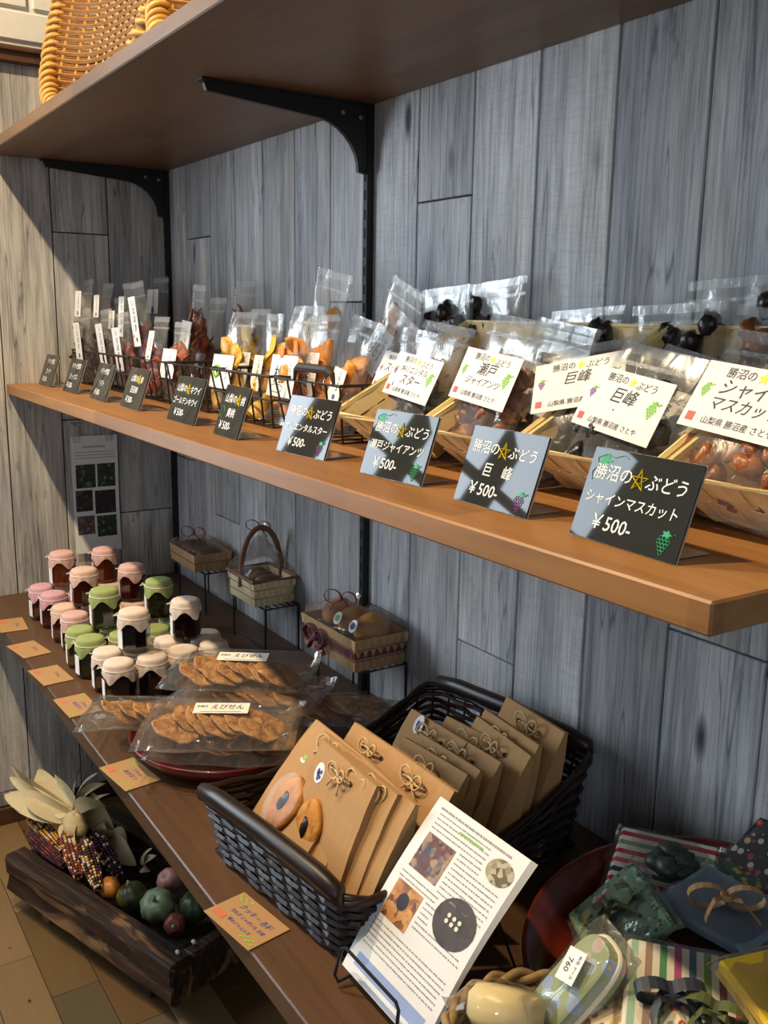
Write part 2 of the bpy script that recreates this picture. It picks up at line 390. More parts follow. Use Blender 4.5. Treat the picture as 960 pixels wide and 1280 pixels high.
# window in the left wall, out of the picture: it brings the daylight
wn = MB()
for zc in (.865, 1.955): wn.box((-.03, -1.38, zc), (.07, .95, .05))
for yc in (-.955, -1.805): wn.box((-.03, yc, 1.41), (.07, .05, 1.14))
win = struct('window_1', wn, M_TRIM)
for yc in (-1.20, -1.50): ob('reflection_bar', MB().box((.045, yc, 1.41), (.02, .10, 1.08)), M_TRIM, win)  # unseen bars added before the light to break its reflection in the cards
ob('reflection_rail', MB().box((.047, -1.38, 1.60), (.02, .80, .035)), M_TRIM, win)
# ================================================================== SHELVES
def shelf(name, label, x1, depth, ztop, th, mat, z_is_top=True):
    zc = ztop-th/2
    o = ob(name, MB().cbox((x1/2, -depth/2, 0), (x1-.002, depth-.002, th), .0018), mat, None, T(0.001, -.001, zc))
    return tag(o, label, 'shelf')
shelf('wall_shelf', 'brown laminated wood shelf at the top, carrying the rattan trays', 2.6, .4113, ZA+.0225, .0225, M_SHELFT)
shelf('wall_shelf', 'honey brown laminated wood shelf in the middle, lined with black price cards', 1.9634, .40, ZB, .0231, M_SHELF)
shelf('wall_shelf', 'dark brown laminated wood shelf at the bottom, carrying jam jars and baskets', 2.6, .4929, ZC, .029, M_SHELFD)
# slotted standards and shelf brackets
def standard(x, label, w_=.012):
    t_ = thing('slotted_standard', label, 'shelf standard', T(x, -.0065, 0))
    ob('channel', MB().box((0, 0, 1.32), (w_, .013, 2.2)), M_BLACK, t_)
    sl = MB()
    for i in range(62): sl.box((0, -.0067, .4+i*.03), (.004, .001, .016))
    tag(ob('slots', sl, plain('slot_shadow', (.002, .002, .002), .9), t_), kind='stuff')
standard(.012, 'black slotted steel standard in the corner of the two walls')
standard(.936, 'black slotted steel standard on the back wall behind the dried peach bags')
def bracket(x, label, ztop, reach=.275):
    t_ = thing('shelf_bracket', label, 'bracket', T(x, -.014, ztop))
    pts = [(0, 0), (-reach, 0), (-reach-.004, -.006), (-reach, -.016), (-.10, -.030)]
    pts += [(-.10+.085*math.sin(a), -.030-.075*(1-math.cos(a))) for a in [PI/2*k/8 for k in range(1, 9)]] + [(0, -.108)]
    m = Matrix(((0, 1, 0, -.004), (1, 0, 0, 0), (0, 0, 1, 0), (0, 0, 0, 1)))
    ob('arm', MB().poly(pts, .008, m), M_BLACK, t_)
    ob('flange', MB().box((0, -reach/2-.01, -.0015), (.022, reach, .003)), M_BLACK, t_)
    sm = plain('zinc_screw', (.25, .24, .22), .4, metal=.8)
    for yy_, zz_ in ((-.012, -.022), (-.045, -.018)):
        ob('screw', MB().lathe([(.004, 0), (.004, .002), (.002, .003)], 10, T(.004, yy_, zz_) @ RY(PI/2)), sm, t_)
bracket(.014, 'black curved steel bracket under the top shelf in the corner', ZA-.0005)
bracket(.937, 'black curved steel bracket under the top shelf, away from the corner', ZA-.0005)
# ================================================================== PRICE CARDS ON THE MIDDLE SHELF
CARDS = [  # base left px, base right px, tilt, h, lines, label
 ((48, 480), (63, 484.4), ['ドライ野菜', 'ゴーヤ', '￥300-'], 'farthest black price card in the corner, before the left wall', None),
 ((78, 488.5), (95, 493), ['ドライ野菜', 'ミックス', '￥300-'], 'small black price card second from the left wall', None),
 ((111.6, 497), (130.5, 503.6), ['ドライ野菜', 'トマト', '￥300-'], 'small black price card third from the left wall', None),
 ((149.5, 507), (173, 514.5), ['山梨の★柿', '百目柿', '￥500-'], 'black price card reading 百目柿 in front of the red dried fruit bags', None),
 ((208, 523.7), (241, 533), ['山梨の★キウイ', 'ゴールデンキウイ', '￥500-'], 'black price card reading ゴールデンキウイ before the orange slices', None),
 ((266, 542), (295, 551), ['山梨の★桃', '黄桃', '￥500-'], 'narrow black price card reading 黄桃 before the yellow kiwi bags', 'leaf'),
 ((345, 563), (404, 577), ['勝沼の★ぶどう', 'オリエンタルスター', '￥500-'], 'black price card reading オリエンタルスター with sky reflected', 'pur'),
 ((449, 591), (524, 609.5), ['勝沼の★ぶどう', '瀬戸ジャイアンツ', '￥500-'], 'black price card reading 瀬戸ジャイアンツ with green grapes', 'grn'),
 ((566, 624), (656, 650), ['勝沼の★ぶどう', '巨　峰', '￥500-'], 'black price card reading 巨峰 with purple grapes in its corner', 'pur'),
 ((711, 667.5), (842, 707.5), ['勝沼の★ぶどう', 'シャインマスカット', '￥500-'], 'largest-looking black price card reading シャインマスカット near the shelf end', 'grn')]
M_ACR = plain('acrylic_edge', (.45, .42, .34), .2)
for bl, br, lines, lab, gr in CARDS:
    L, R = onz(*bl, ZB), onz(*br, ZB); W = (R-L).length; Hc = .072; yaw = math.atan2((R-L).y, (R-L).x); C = (L+R)/2; tl = D2R(19)
    t_ = thing('price_card', lab, 'price card', T(C.x, C.y, ZB+.0006) @ RZ(yaw), 'black price cards along the shelf edge')
    F = RXm(-tl)
    ob('board', MB().cbox((0, .0011, Hc/2+.0004), (W, .0018, Hc), .0003), M_BOARD, t_, F)
    ob('backing', MB().box((0, .0026, Hc/2+.0004), (W+.0008, .001, Hc+.0008)), M_ACR, t_, F)
    ob('foot', MB().box((0, .025, .0005), (W*.8, .045, .001)), M_ACR, t_)
    G = F @ T(0, -.0001, 0)
    s1 = min(.0138, W*.90/(len(lines[0])+.2)); a, b = lines[0].split('★')if '★' in lines[0] else (lines[0], None)
    if b is None: text(a, s1*.92, M_CHALK, t_, G @ T(0, 0, .056))
    else:
        tot = (len(lines[0]))*s1; x0 = -tot/2
        text(a, s1, M_CHALK, t_, G @ T(x0+len(a)*s1/2, 0, .053)); star_outline(t_, G, x0+(len(a)+.5)*s1, .0525, s1*.62, M_YEL); text(b, s1, M_CHALK, t_, G @ T(x0+(len(a)+1+len(b)/2)*s1, 0, .052), shear=.15)
    s2 = min(.0138, W*.88/len(lines[1])); text(lines[1], s2, M_CHALK, t_, G @ T(-.002, 0, .033), shear=.1)
    text(lines[2], .0158, M_CHALK, t_, G @ T(-W*.14, 0, .0145), shear=.1)
    if gr in ('pur', 'grn'):
        grapes(t_, G, W*.36, .012, .0075, M_GRN, M_PUR if gr == 'pur' else M_GRN)
        if gr == 'grn':
            vn = MB().tube([(-W*.44, 0, .046), (-W*.46, 0, .052), (-W*.42, 0, .058), (-W*.44, 0, .064), (-W*.36, 0, .068), (-W*.28, 0, .066), (-W*.2, 0, .069), (-W*.15, 0, .067)], .0003, 4)
            vn.poly([(-W*.36+.008*(.7+.3*math.cos(5*q))*math.cos(q), .063+.006*(.7+.3*math.cos(5*q))*math.sin(q)) for q in [2*PI*k/25 for k in range(25)]])
            ob('vine_drawing', vn, M_GRN, t_, G)
    if gr == 'leaf': ob('leaf_drawing', MB().tube([(-W*.38+.006*math.cos(q)*(1+.3*math.cos(3*q)), 0, .034+.008*math.sin(q)) for q in [2*PI*k/14 for k in range(14)]], .0004, 4, True), M_GRN, t_, G)
# ================================================================== BASKETS ON THE MIDDLE SHELF
def wire_basket(x0, x1, label, y0=-.252, y1=-.05, h=.078, handle=False):
    t_ = thing('wire_basket', label, 'wire basket', T((x0+x1)/2, (y0+y1)/2, ZB), 'dark wire baskets of dried fruit')
    a, b = (x1-x0)/2, (y1-y0)/2; r = .0016
    loop = lambda z, e=0: [(sx*(a-e), sy*(b-e), z) for sx, sy in ((-1, -1), (1, -1), (1, 1), (-1, 1))]
    ob('rim', MB().tube(loop(h), r*1.5, 6, True), M_WIRE, t_)
    m = MB().tube(loop(h*.55, .004), r, 5, True).tube(loop(.002, .012), r, 5, True)
    n = max(3, round((x1-x0)/.034))
    for i in range(n+1):
        x = -a+2*a*i/n
        for sy in (-1, 1): m.tube([(x, sy*b, h), (x*(1-.012/a), sy*(b-.012), .002)], r, 5)
        m.tube([(x*(1-.012/a), -(b-.012), .002), (x*(1-.012/a), b-.012, .002)], r*.8, 4)
    for i in range(1, 6):
        y = -b+2*b*i/6
        for sx in (-1, 1): m.tube([(sx*a, y, h), (sx*(a-.012), y*(1-.012/b), .002)], r, 5)
    tag(ob('wires', m, M_WIRE, t_), kind='stuff')
    if handle:
        ob('handle', MB().tube([(a-.125, -b, h), (a-.12, -b, h+.014), (a-.11, -b, h+.019), (a-.03, -b, h+.019), (a-.02, -b, h+.014), (a-.015, -b, h)], [.002, .004, .006, .006, .004, .002], 8), plain('dark_wood_handle', srgb(46, 36, 26), .6), t_)
wire_basket(.022, .43, 'long dark wire basket in the corner holding dried vegetable bags')
wire_basket(.452, .634, 'dark wire basket of red dried persimmon bags')
wire_basket(.642, .815, 'dark wire basket behind the ゴールデンキウイ card')
wire_basket(.845, 1.062, 'dark wire basket of yellow dried kiwi bags')
wire_basket(1.08, 1.264, 'dark wire basket with a brown handle holding dried peach bags', handle=True)

def m_splint():
    t = NT('pale_wood_splint'); g = t.noise(t.coord((60, 6, 60), rnd=5), 1, 4); c = t.mix(g, srgb(214, 180, 116), srgb(242, 220, 164))
    c = t.mix(t.math('MULTIPLY', t.rand(), .3), c, srgb(196, 148, 84)); return t.fin(c, .55)
M_SPL = m_splint(); M_SPLR = plain('pale_wood_rim', srgb(240, 214, 150), .55, .1)
_spl = {}
def chip_basket(x0, x1, label):
    t_ = thing('splint_basket', label, 'basket', T((x0+x1)/2, 0, ZB), 'pale woven splint baskets of raisins')
    a = (x1-x0)/2
    Fb, Bb, Fr, Br = Vector((0, -.212, .004)), Vector((0, -.047, .092)), Vector((0, -.262, .045)), Vector((0, -.052, .160))
    inx = .024
    X = Vector((1, 0, 0))
    def panel(p00, p10, p11, p01, nu, nv, flip):
        # woven panel: bands along u alternate over / under uprights along v
        nrm = (p10-p00).cross(p01-p00).normalized()
        P = lambda u, v: (p00*(1-u)+p10*u)*(1-v)+(p01*(1-u)+p11*u)*v
        for j in range(nv):
            m = MB(); n = nu*2
            def fn(i, side, j=j):
                u = i/n; off = .0011*math.cos(PI*(u*nu+j)); v0, v1 = (j+.04)/nv, (j+.96)/nv
                return [P(u, v0)+nrm*(off+side), P(u, v1)+nrm*(off+side)]
            vs = []
            for i in range(n+1): vs += fn(i, .0007)+fn(i, -.0007)
            fs = []
            for i in range(n):
                q = i*4; fs += [(q, q+4, q+5, q+1), (q+2, q+3, q+7, q+6), (q, q+2, q+6, q+4), (q+1, q+5, q+7, q+3)]
            fs += [(0, 1, 3, 2), (n*4, n*4+2, n*4+3, n*4+1)]
            ob('splint', m.add(vs, fs), M_SPL, t_)
        m = MB()
        for i in range(nu):
            vs = []
            for k in range(7):
                v = k/6; off = -.0011*math.cos(PI*(i+.5+v*nv))
                for u in ((i+.25)/nu, (i+.75)/nu): vs.append(P(u, v)+nrm*off)
            m.add(vs, [(2*k, 2*k+1, 2*k+3, 2*k+2) for k in range(6)])
        ob('stake', m, M_SPL, t_)
    A = [Fb-X*(a-inx), Fb+X*(a-inx), Bb+X*(a-inx), Bb-X*(a-inx)]; R = [Fr-X*a, Fr+X*a, Br+X*a, Br-X*a]
    panel(A[0], A[1], R[1], R[0], 8, 2, 0); panel(A[1], A[2], R[2], R[1], 8, 3, 0); panel(A[3], A[0], R[0], R[3], 8, 3, 0); panel(A[2], A[3], R[3], R[2], 8, 2, 0)
    ob('base', MB().add(A, [(0, 1, 2, 3)]).add([p-Vector((0, .001, -.002)) for p in A], [(3, 2, 1, 0)]), M_SPL, t_)
    ob('rim', MB().tube(R, .0042, 6, True), M_SPLR, t_)
chip_basket(1.268, 1.446, 'pale splint basket behind the 瀬戸ジャイアンツ card, farthest of the four')
chip_basket(1.456, 1.610, 'pale splint basket holding the bag labelled 瀬戸ジャイアンツ')
chip_basket(1.620, 1.786, 'pale splint basket of black raisins labelled 巨峰')
chip_basket(1.796, 1.958, 'pale splint basket at the shelf end holding シャインマスカット raisins')

# ================================================================== POUCHES OF DRIED FRUIT
def m_fruit(name, a, b, cdk, rough=.35, sc=60, sss=0):
    t = NT(name); n = t.noise(t.coord(rnd=9), sc, 4, .6, .5); r = t.rand()
    c = t.ramp(n, [(.3, cdk), (.5, a), (.7, b)]); c = t.mix(t.math('MULTIPLY', r, .4), c, cdk); t.bump(n, .8, .003)
    return t.fin(c, rough, spec=.5)
FR = {'black': m_fruit('black_raisin', (.02, .014, .013), (.045, .03, .026), (.006, .005, .005), .3),
      'brown': m_fruit('brown_raisin', srgb(124, 70, 34), srgb(160, 100, 54), srgb(62, 32, 16), .35),
      'amber': m_fruit('amber_raisin', srgb(150, 84, 40), srgb(186, 120, 66), srgb(84, 44, 20), .3),
      'orange': m_fruit('orange_slice', srgb(214, 124, 36), srgb(240, 160, 60), srgb(150, 76, 22), .4, 30),
      'peach': m_fruit('peach_slice', srgb(226, 146, 40), srgb(248, 184, 70), srgb(176, 96, 28), .4, 30),
      'yellow': m_fruit('kiwi_slice', srgb(222, 168, 36), srgb(244, 200, 66), srgb(160, 110, 28), .4, 30),
      'red': m_fruit('red_chip', srgb(140, 44, 30), srgb(178, 70, 46), srgb(80, 24, 18), .4),
      'veg': m_fruit('dark_vegetable_chip', srgb(78, 50, 30), srgb(128, 82, 46), srgb(36, 26, 18), .5),
      'rust': m_fruit('rust_strip', srgb(170, 90, 46), srgb(206, 122, 66), srgb(104, 52, 26), .4)}
SHAPE = {}
def shape(kind, k):
    key = (kind, k)
    if key in SHAPE: return SHAPE[key]
    m = MB()
    if kind in ('black', 'brown', 'amber'): m.blob((0, 0, 0), (.0125, .0085, .0105), k*7+len(kind), .5, 2.6, 10, 7)
    elif kind in ('orange', 'rust'):
        m.tube([(.004*math.sin(q*1.7+k), .003*math.cos(q*2.1+k), -.034+.068*q/8) for q in range(9)], [.003, .007, .0085, .009, .0085, .009, .008, .006, .002], 8, flat=.5)
    elif kind in ('yellow', 'peach'):    # curled slice
        m.grid(lambda u, v: ((.015+.002*math.sin(k+6*u))*math.sin((v-.5)*2.6)*(math.sin(PI*min(1, max(0, u)))**.5), -.007*math.cos((v-.5)*2.6)+.003*math.sin(5*u+k), -.021+.042*u), 9, 6)
        m.grid(lambda u, v: ((.014+.002*math.sin(k+6*u))*math.sin((v-.5)*2.6)*(math.sin(PI*min(1, max(0, u)))**.5), -.004*math.cos((v-.5)*2.6)+.003*math.sin(5*u+k), -.021+.042*u), 9, 6)
    else: m.blob((0, 0, 0), (.011, .004, .014), k*5+3, .7, 2.4, 9, 6)
    me = m.mesh({'black': 'raisin', 'brown': 'raisin', 'amber': 'raisin', 'orange': 'fruit_strip', 'rust': 'fruit_strip'}.get(kind, 'fruit_slice'), True); me.materials.append(FR[kind]); SHAPE[key] = me
    return me
M_ZIP = m_film('zip_film', .12, (.95, .95, .95), .2, .25, 60)
pr = random.Random(5)
def pouch_mesh(W, H, Tm, seed):
    prof = [(0, .55), (.06, .85), (.2, 1), (.45, .9), (.62, .6), (.76, .22), (.84, .07), (1, .03)]
    def pv(v):
        for (a, x), (b, y) in zip(prof, prof[1:]):
            if v <= b: return x+(y-x)*(v-a)/(b-a)
        return .03
    m = MB(); n = 12
    def fn(u, v):
        k = u*2; s = -1 if k < 1 else 1
        q = (k if k < 1 else 2-k)*2-1           # -1..1..-1
        t = Tm/2*pv(v)*max(0, 1-abs(q)**2.4)**.7
        wob = .0035*mnoise.noise(Vector((q*2+seed, v*3.3, seed*2.1)))*(1 if v > .5 else .5)
        bend = .010*(max(0, v-.7)**1.3)*math.sin(seed*2.3)
        return (q*W/2*(1-.02*math.sin(v*PI)), s*t+wob+bend*3, v*H)
    m.grid(fn, n*2, 12, closeu=True)
    return m
def pouch(cx, cy, y, top, W, lw, lh, kind, label, style='tate', yaw=0, roll=0, tilt=12, z0=None, n=12, fill=.55, txt=None, Tm=.034, grp='pouches of dried fruit in the wire baskets', H=None, lmat=None, X=None):
    P = ony(cx, cy, y) if X is None else onx(cx, cy, X); s = pxm(P); z0 = ZB+.006 if z0 is None else ZB+z0
    ct = math.cos(D2R(tilt)); hl = max(lh/2+.01, (P.z-z0)/ct)
    H = H or min(.25, hl + max(lh/2+.03, (cy-top)/s/ct))
    rot = RZ(D2R(yaw)) @ RXm(-D2R(tilt)) @ RY(D2R(roll))
    base = P - (rot @ Vector((0, -Tm*.42, hl)))
    t_ = thing('dried_fruit_pouch', label, 'pouch', Matrix.Translation(base) @ rot, grp)
    seed = pr.uniform(0, 50)
    ob('film', pouch_mesh(W, H, Tm, seed), M_FILM, t_, smooth=True)
    ob('zip_seal', MB().box((0, .03*math.sin(seed*2.3)*max(0, .86-.7)**1.3, H*.86), (W*.97, .0022, .004)).box((0, .03*math.sin(seed*2.3)*(.26)**1.3, H*.965), (W*.98, .0016, .010)), M_ZIP, t_)
    sw = W*.36
    for i in range(n):
        me = shape(kind, i % 4)
        if kind in ('orange', 'rust'):
            px_, pz, py_ = pr.uniform(-sw, sw), pr.uniform(.24, .95)*H*fill, pr.uniform(-.3, .3)*Tm*.5; rr = Euler((pr.uniform(-.3, .3), pr.uniform(-.35, .35), pr.uniform(0, 6)))
            pz = max(pz, .038)
        else:
            px_, pz, py_ = pr.uniform(-sw, sw), .012+(i+.5)/n*(H*fill-.012), pr.uniform(-.55, .3)*Tm*.5; rr = Euler((pr.uniform(-.6, .6), pr.uniform(-1, 1) if kind in ('yellow', 'peach') else pr.uniform(0, 6), pr.uniform(-.6, .6) if kind in ('yellow', 'peach') else pr.uniform(0, 6)))
        link(me.name.split('.')[0], me, None, t_, T(px_, py_, pz) @ rr.to_matrix().to_4x4() @ S(*(3*[pr.uniform(.85, 1.25)])))
    if style is None: return t_
    F = T(0, -Tm/2-.0022, hl)
    if style == 'round':
        lb = ob('label', MB().poly(disc(0, 0, lh/2, 24, lw/lh), .0004), M_CREAM, t_, F); text('桃', lh*.42, M_INK, lb, T(-lw*.1, -.0003, 0)); text('い\nな\nほ', lh*.13, M_INK, lb, T(lw*.24, -.0003, 0))
        return t_
    lb = ob('label', MB().box((0, 0, 0), (lw, .0004, lh)), lmat or M_PAPER, t_, F); G = T(0, -.0004, 0)
    if style == 'tate':
        nch = 4; text('い\nな\nほ\nま', lh*.165, M_INK, lb, G @ T(lw*.1, 0, lh*.12)); ob('stamp', MB().poly(disc(0, 0, lw*.12, 10)), M_INKB, lb, G @ T(lw*.05, 0, -lh*.36))
    elif style == 'kiwi':
        ob('kiwi_drawing', MB().tube([(-lw*.22+lw*.15*math.cos(2*PI*k/16), 0, lh*.1*0+lw*.11*math.sin(2*PI*k/16)) for k in range(16)], lw*.035, 5, True), M_LGRN, lb, G); ob('seeds', MB().poly(disc(-lw*.22, 0, lw*.05, 8)), M_INK, lb, G)
        text('い\nな\nほ\nま', lh*.15, M_INKB, lb, G @ T(lw*.25, 0, lh*.06))
    elif style == 'momo':
        text('桃', lh*.46, M_INK, lb, G @ T(-lw*.16, 0, 0), shear=.1); text('い\nな\nほ\nま', lh*.14, M_INKB, lb, G @ T(lw*.28, 0, lh*.08))
        ob('swirl', MB().tube([(-lw*.14+lw*.24*math.cos(q), 0, -lh*.3+lh*.1*math.sin(q)) for q in [k*.5 for k in range(13)]], lw*.006, 4), M_INK, lb, G)
    elif style == 'grape':
        s1 = lw*.088
        text('勝沼の', s1, M_INK, lb, G @ T(-lw*.17, 0, lh*.36)); star(lb, G, lw*.02, lh*.36, s1*.6, M_YEL); text('ぶどう', s1, M_INK, lb, G @ T(lw*.20, 0, lh*.33), shear=.2)
        ls = txt.split('|'); zz = [.10] if len(ls) == 1 else [.14, -.10]
        for q, z_ in zip(ls, zz): text(q, min(lw*.62/len(q), lh*.27), M_INK, lb, G @ T(-lw*.02, 0, lh*z_), shear=.25)
        text('山梨県 勝沼産 さとや', lw*.066, M_INK, lb, G @ T(0, 0, -lh*.36))
        grapes(lb, G, lw*.36, lh*.02, lw*.075, M_LGRN, M_LGRN, False); grapes(lb, G, -lw*.41, lh*.06, lw*.05, M_LGRN, M_PUR if kind == 'black' else M_LGRN, False)
        ob('seal', MB().box((-lw*.42, 0, -lh*.34), (lw*.07, .0002, lw*.07)), M_RED, lb, G)
    return t_
# corner basket: dried vegetables
pouch(100, 380, -.10, 353, .085, .048, .058, 'veg', 'pouch of brown dried vegetables leaning by the left wall, behind another', tilt=5, z0=.006, X=.05)
pouch(100, 427, -.205, 398, .09, .05, .086, 'veg', 'pouch of brown dried vegetables, front one nearest the left wall', tilt=-3, roll=-3, X=.10)
pouch(123, 383, -.09, 360, .08, .04, .05, 'veg', 'pouch of dried vegetables in the corner basket, second of the back row', tilt=5, z0=.006, X=.12)
pouch(129, 430, -.20, 398, .085, .048, .088, 'veg', 'pouch of dried vegetables, second from the left wall in the front row', tilt=-5, roll=-4, X=.205)
pouch(142, 400, -.10, 374, .08, .04, .04, 'veg', 'small pouch of dried vegetables peeping between labels, third of the back row', tilt=5, z0=.006, X=.19)
pouch(150, 437, -.205, 402, .085, .046, .092, 'red', 'pouch with dark red chips and a long white label, third in the front row', tilt=-5, roll=-4, X=.31)
pouch(154, 396, -.11, 355, .075, .035, .085, 'veg', 'tall thin pouch with a long vertical label behind the dark red chips', tilt=4, z0=.006, X=.265)
pouch(171, 402, -.185, 359, .075, .042, .10, 'red', 'tall pouch of red dried chips with the longest white label, leaning right', roll=-4, tilt=-5, n=16, fill=.6, z0=.012, X=.385)
pouch(193, 377, -.055, 348, .105, .075, .055, 'veg', 'pouch standing at the back against the corner standard, grey film top', z0=.006, tilt=4, X=.12)
# persimmon basket
pouch(190, 433, -.215, 395, .085, .03, .06, 'red', 'pouch of red dried persimmon with a narrow label in the front row', n=16)
pouch(213, 455, -.222, 402, .085, .07, .055, 'rust', 'pouch of rust orange strips behind the 百目柿 card basket', n=12)
pouch(233, 427, -.16, 356, .07, .05, .08, 'rust', 'tall slim pouch of rust orange strips with a pointed film top', tilt=9, roll=4, n=14, fill=.72)
pouch(252, 455, -.12, 372, .085, .05, .04, 'rust', 'pouch of rust strips half hidden behind the kiwi pouch', tilt=12, n=10)
# kiwi basket
pouch(295, 385, -.05, 350, .10, 0.01, 0.01, 'rust', 'back pouch with grey film top and a brown slice, behind the kiwi pouches', style=None, tilt=6, n=8, fill=.8, z0=.02)
pouch(280, 465, -.222, 388, .105, .082, .056, 'yellow', 'pouch of yellow dried kiwi with a green kiwi drawn on its label', style='kiwi', n=12, fill=.66)
pouch(307, 461, -.165, 386, .08, .04, .056, 'yellow', 'pouch of yellow dried kiwi rings with a cream label, behind the 黄桃 card', n=12, fill=.75, lmat=M_CREAM)
pouch(324, 467, -.215, 392, .06, .032, .056, 'yellow', 'slim pouch of yellow dried kiwi with a cream label at the basket edge', n=9, fill=.7, lmat=M_CREAM)
# peach basket
pouch(393, 418, -.10, 338, .125, .062, .058, 'peach', 'tall pouch of dried peach with a round cream label, rising at the back', style='round', roll=10, tilt=6, n=16, fill=.66, z0=.03)
pouch(356, 471, -.222, 380, .10, .082, .062, 'peach', 'pouch of dried peach with a large 桃 label, front left of its basket', style='momo', n=13, fill=.68)
pouch(386, 468, -.195, 392, .09, .06, .064, 'peach', 'pouch of dried peach with a plain white label beside the 桃 pouch', n=13, fill=.7)
pouch(424, 482, -.185, 396, .10, .035, .048, 'peach', 'pouch of dried peach behind the brown basket handle', tilt=14, roll=10, n=12, fill=.62)
pouch(473, 438, -.12, 388, .11, .055, .066, 'peach', 'tilted pouch of dried peach with a 桃 label beside the splint basket', style='momo', roll=24, tilt=18, n=8, fill=.5)
pouch(486, 400, -.06, 352, .11, .01, .01, 'peach', 'back pouch of dried peach leaning right against the wall, no label', style=None, roll=20, tilt=8, n=10, fill=.75, z0=.03)
# raisins in the splint baskets
GR = 'pouches of raisins in the splint baskets'
pouch(494, 468, -.165, 410, .10, .075, .055, 'black', 'pouch of black raisins mostly hidden behind the オリエンタルスター pouch', tilt=24, z0=.03, n=10, grp=GR, lmat=M_PAPER, style='grape', txt='スター', roll=5)
pouch(519, 474, -.20, 400, .115, .10, .056, 'black', 'pouch of raisins labelled オリエンタルスター', style='grape', txt='オリエンタル|スター', tilt=24, roll=6, z0=.02, n=18, grp=GR)
pouch(664, 484, -.165, 400, .11, .095, .056, 'black', 'pouch of black raisins tucked behind the 瀬戸ジャイアンツ pouch', style='grape', txt='巨峰', tilt=24, roll=8, z0=.03, n=16, fill=.7, grp=GR)
pouch(610, 475, -.205, 392, .118, .10, .060, 'brown', 'pouch of brown raisins labelled 瀬戸ジャイアンツ', style='grape', txt='瀬戸|ジャイアンツ', tilt=22, roll=6, z0=.02, n=22, fill=.66, grp=GR)
pouch(725, 481, -.195, 424, .115, .098, .055, 'black', 'pouch labelled 巨峰 tilted to the left', style='grape', txt='巨峰', tilt=30, roll=-14, yaw=14, z0=.02, n=20, fill=.72, grp=GR)
pouch(822, 520, -.165, 436, .11, .095, .056, 'black', 'pouch of black raisins behind the upright 巨峰 pouch, label half covered', style='grape', txt='巨峰', tilt=28, roll=12, z0=.03, n=20, fill=.8, grp=GR)
pouch(781, 508, -.215, 428, .115, .10, .060, 'black', 'pouch labelled 巨峰 standing upright before the シャインマスカット card', style='grape', txt='巨峰', tilt=24, roll=8, z0=.02, n=20, fill=.76, grp=GR)
pouch(940, 508, -.205, 408, .14, .115, .062, 'amber', 'pouch of amber raisins labelled シャインマスカット at the shelf end', style='grape', txt='シャイン|マスカット', tilt=30, roll=6, z0=.02, n=22, fill=.5, grp=GR)
GB = 'pouches of raisins at the back of the middle shelf'
for cx, cy, tp, W, roll, kind, lab in ((548, 400, 358, .12, -4, 'black', 'back pouch with blank film top above the オリエンタルスター pouch'), (606, 392, 348, .12, -6, 'black', 'back pouch with blank film top rising behind the 瀬戸ジャイアンツ pouch'),
        (715, 420, 388, .12, -4, 'black', 'back pouch of black raisins behind the tilted 巨峰 pouch'), (835, 420, 392, .125, -3, 'black', 'lower back pouch of black raisins near the shelf end'), (905, 385, 343, .13, -3, 'black', 'highest back pouch of black raisins with two raisins at its top'), (950, 430, 402, .10, 6, 'amber', 'back pouch of amber raisins at the right picture edge')):
    pouch(cx, cy, -.07 if cy > 395 else -.05, tp, W, .01, .01, kind, lab, style=None, roll=roll, tilt=8, n=18, fill=.84, z0=.05, grp=GB)
# ================================================================== BOTTOM SHELF: kraft name cards
NC = [((0, 792), (37, 787), 'kraft name card on the bottom shelf, cut by the left picture edge', 3), ((30, 824), (65, 816), 'kraft name card second from the left picture edge', 4), ((56, 858), (92, 850), 'kraft name card before the green jam jars', 4), ((88, 898), (127, 889), 'kraft name card before the dark jam jars', 5),
      ((158, 990), (201, 976), 'kraft name card in front of the red cracker plate, half in shade', 5), ((310, 1190), (363, 1163), 'kraft name card reading クッキー beside the dark wicker basket', 0)]
for a, b, lab, nt in NC:
    A, B = onz(*a, ZC), onz(*b, ZC); d = (B-A); yaw = math.atan2(d.y, d.x)-PI/2     # short side A->B runs to the back
    C = (A+B)/2
    t_ = thing('name_card', lab, 'name card', T(C.x, C.y, ZC+.0004) @ RZ(yaw), 'kraft name cards along the bottom shelf edge')
    # local: y to the back, x along the shelf; the card lies to -x of its near edge
    ob('card', MB().cbox((-.0455, 0, .0007), (.091, .0555, .0012), .0003), M_KCARD, t_)
    ln = ['クッキー 各種', '玉ねぎ じゃがいも 甘夏', '桃のジャム入り'] if nt == 0 else ['ジャム', 'あまなつ'][:1 if nt < 5 else 2]
    F = T(-.0455, 0, .0016) @ RXm(-PI/2)
    for i, s_ in enumerate(ln): text(s_, (.0095, .006, .006)[i] if nt == 0 else .0095, M_INKB, t_, F @ T(.004, 0, .010-.0115*i), shear=.15)
    if nt in (0, 5):
        v = MB()
        for q in range(7): v.poly(disc(-.041+.0035*q, .022-.003*(q % 3), .0018, 6)); v.poly(disc(.020+.0033*q, -.021+.003*(q % 3), .0018, 6))
        tag(ob('vine_drawing', v, M_LGRN, t_, F), kind='stuff')
    ob('stamp', MB().box((-.030, 0, -.016), (.018, .0002, .009)), plain('faded_red_ink', srgb(200, 110, 70), .7), t_, F)

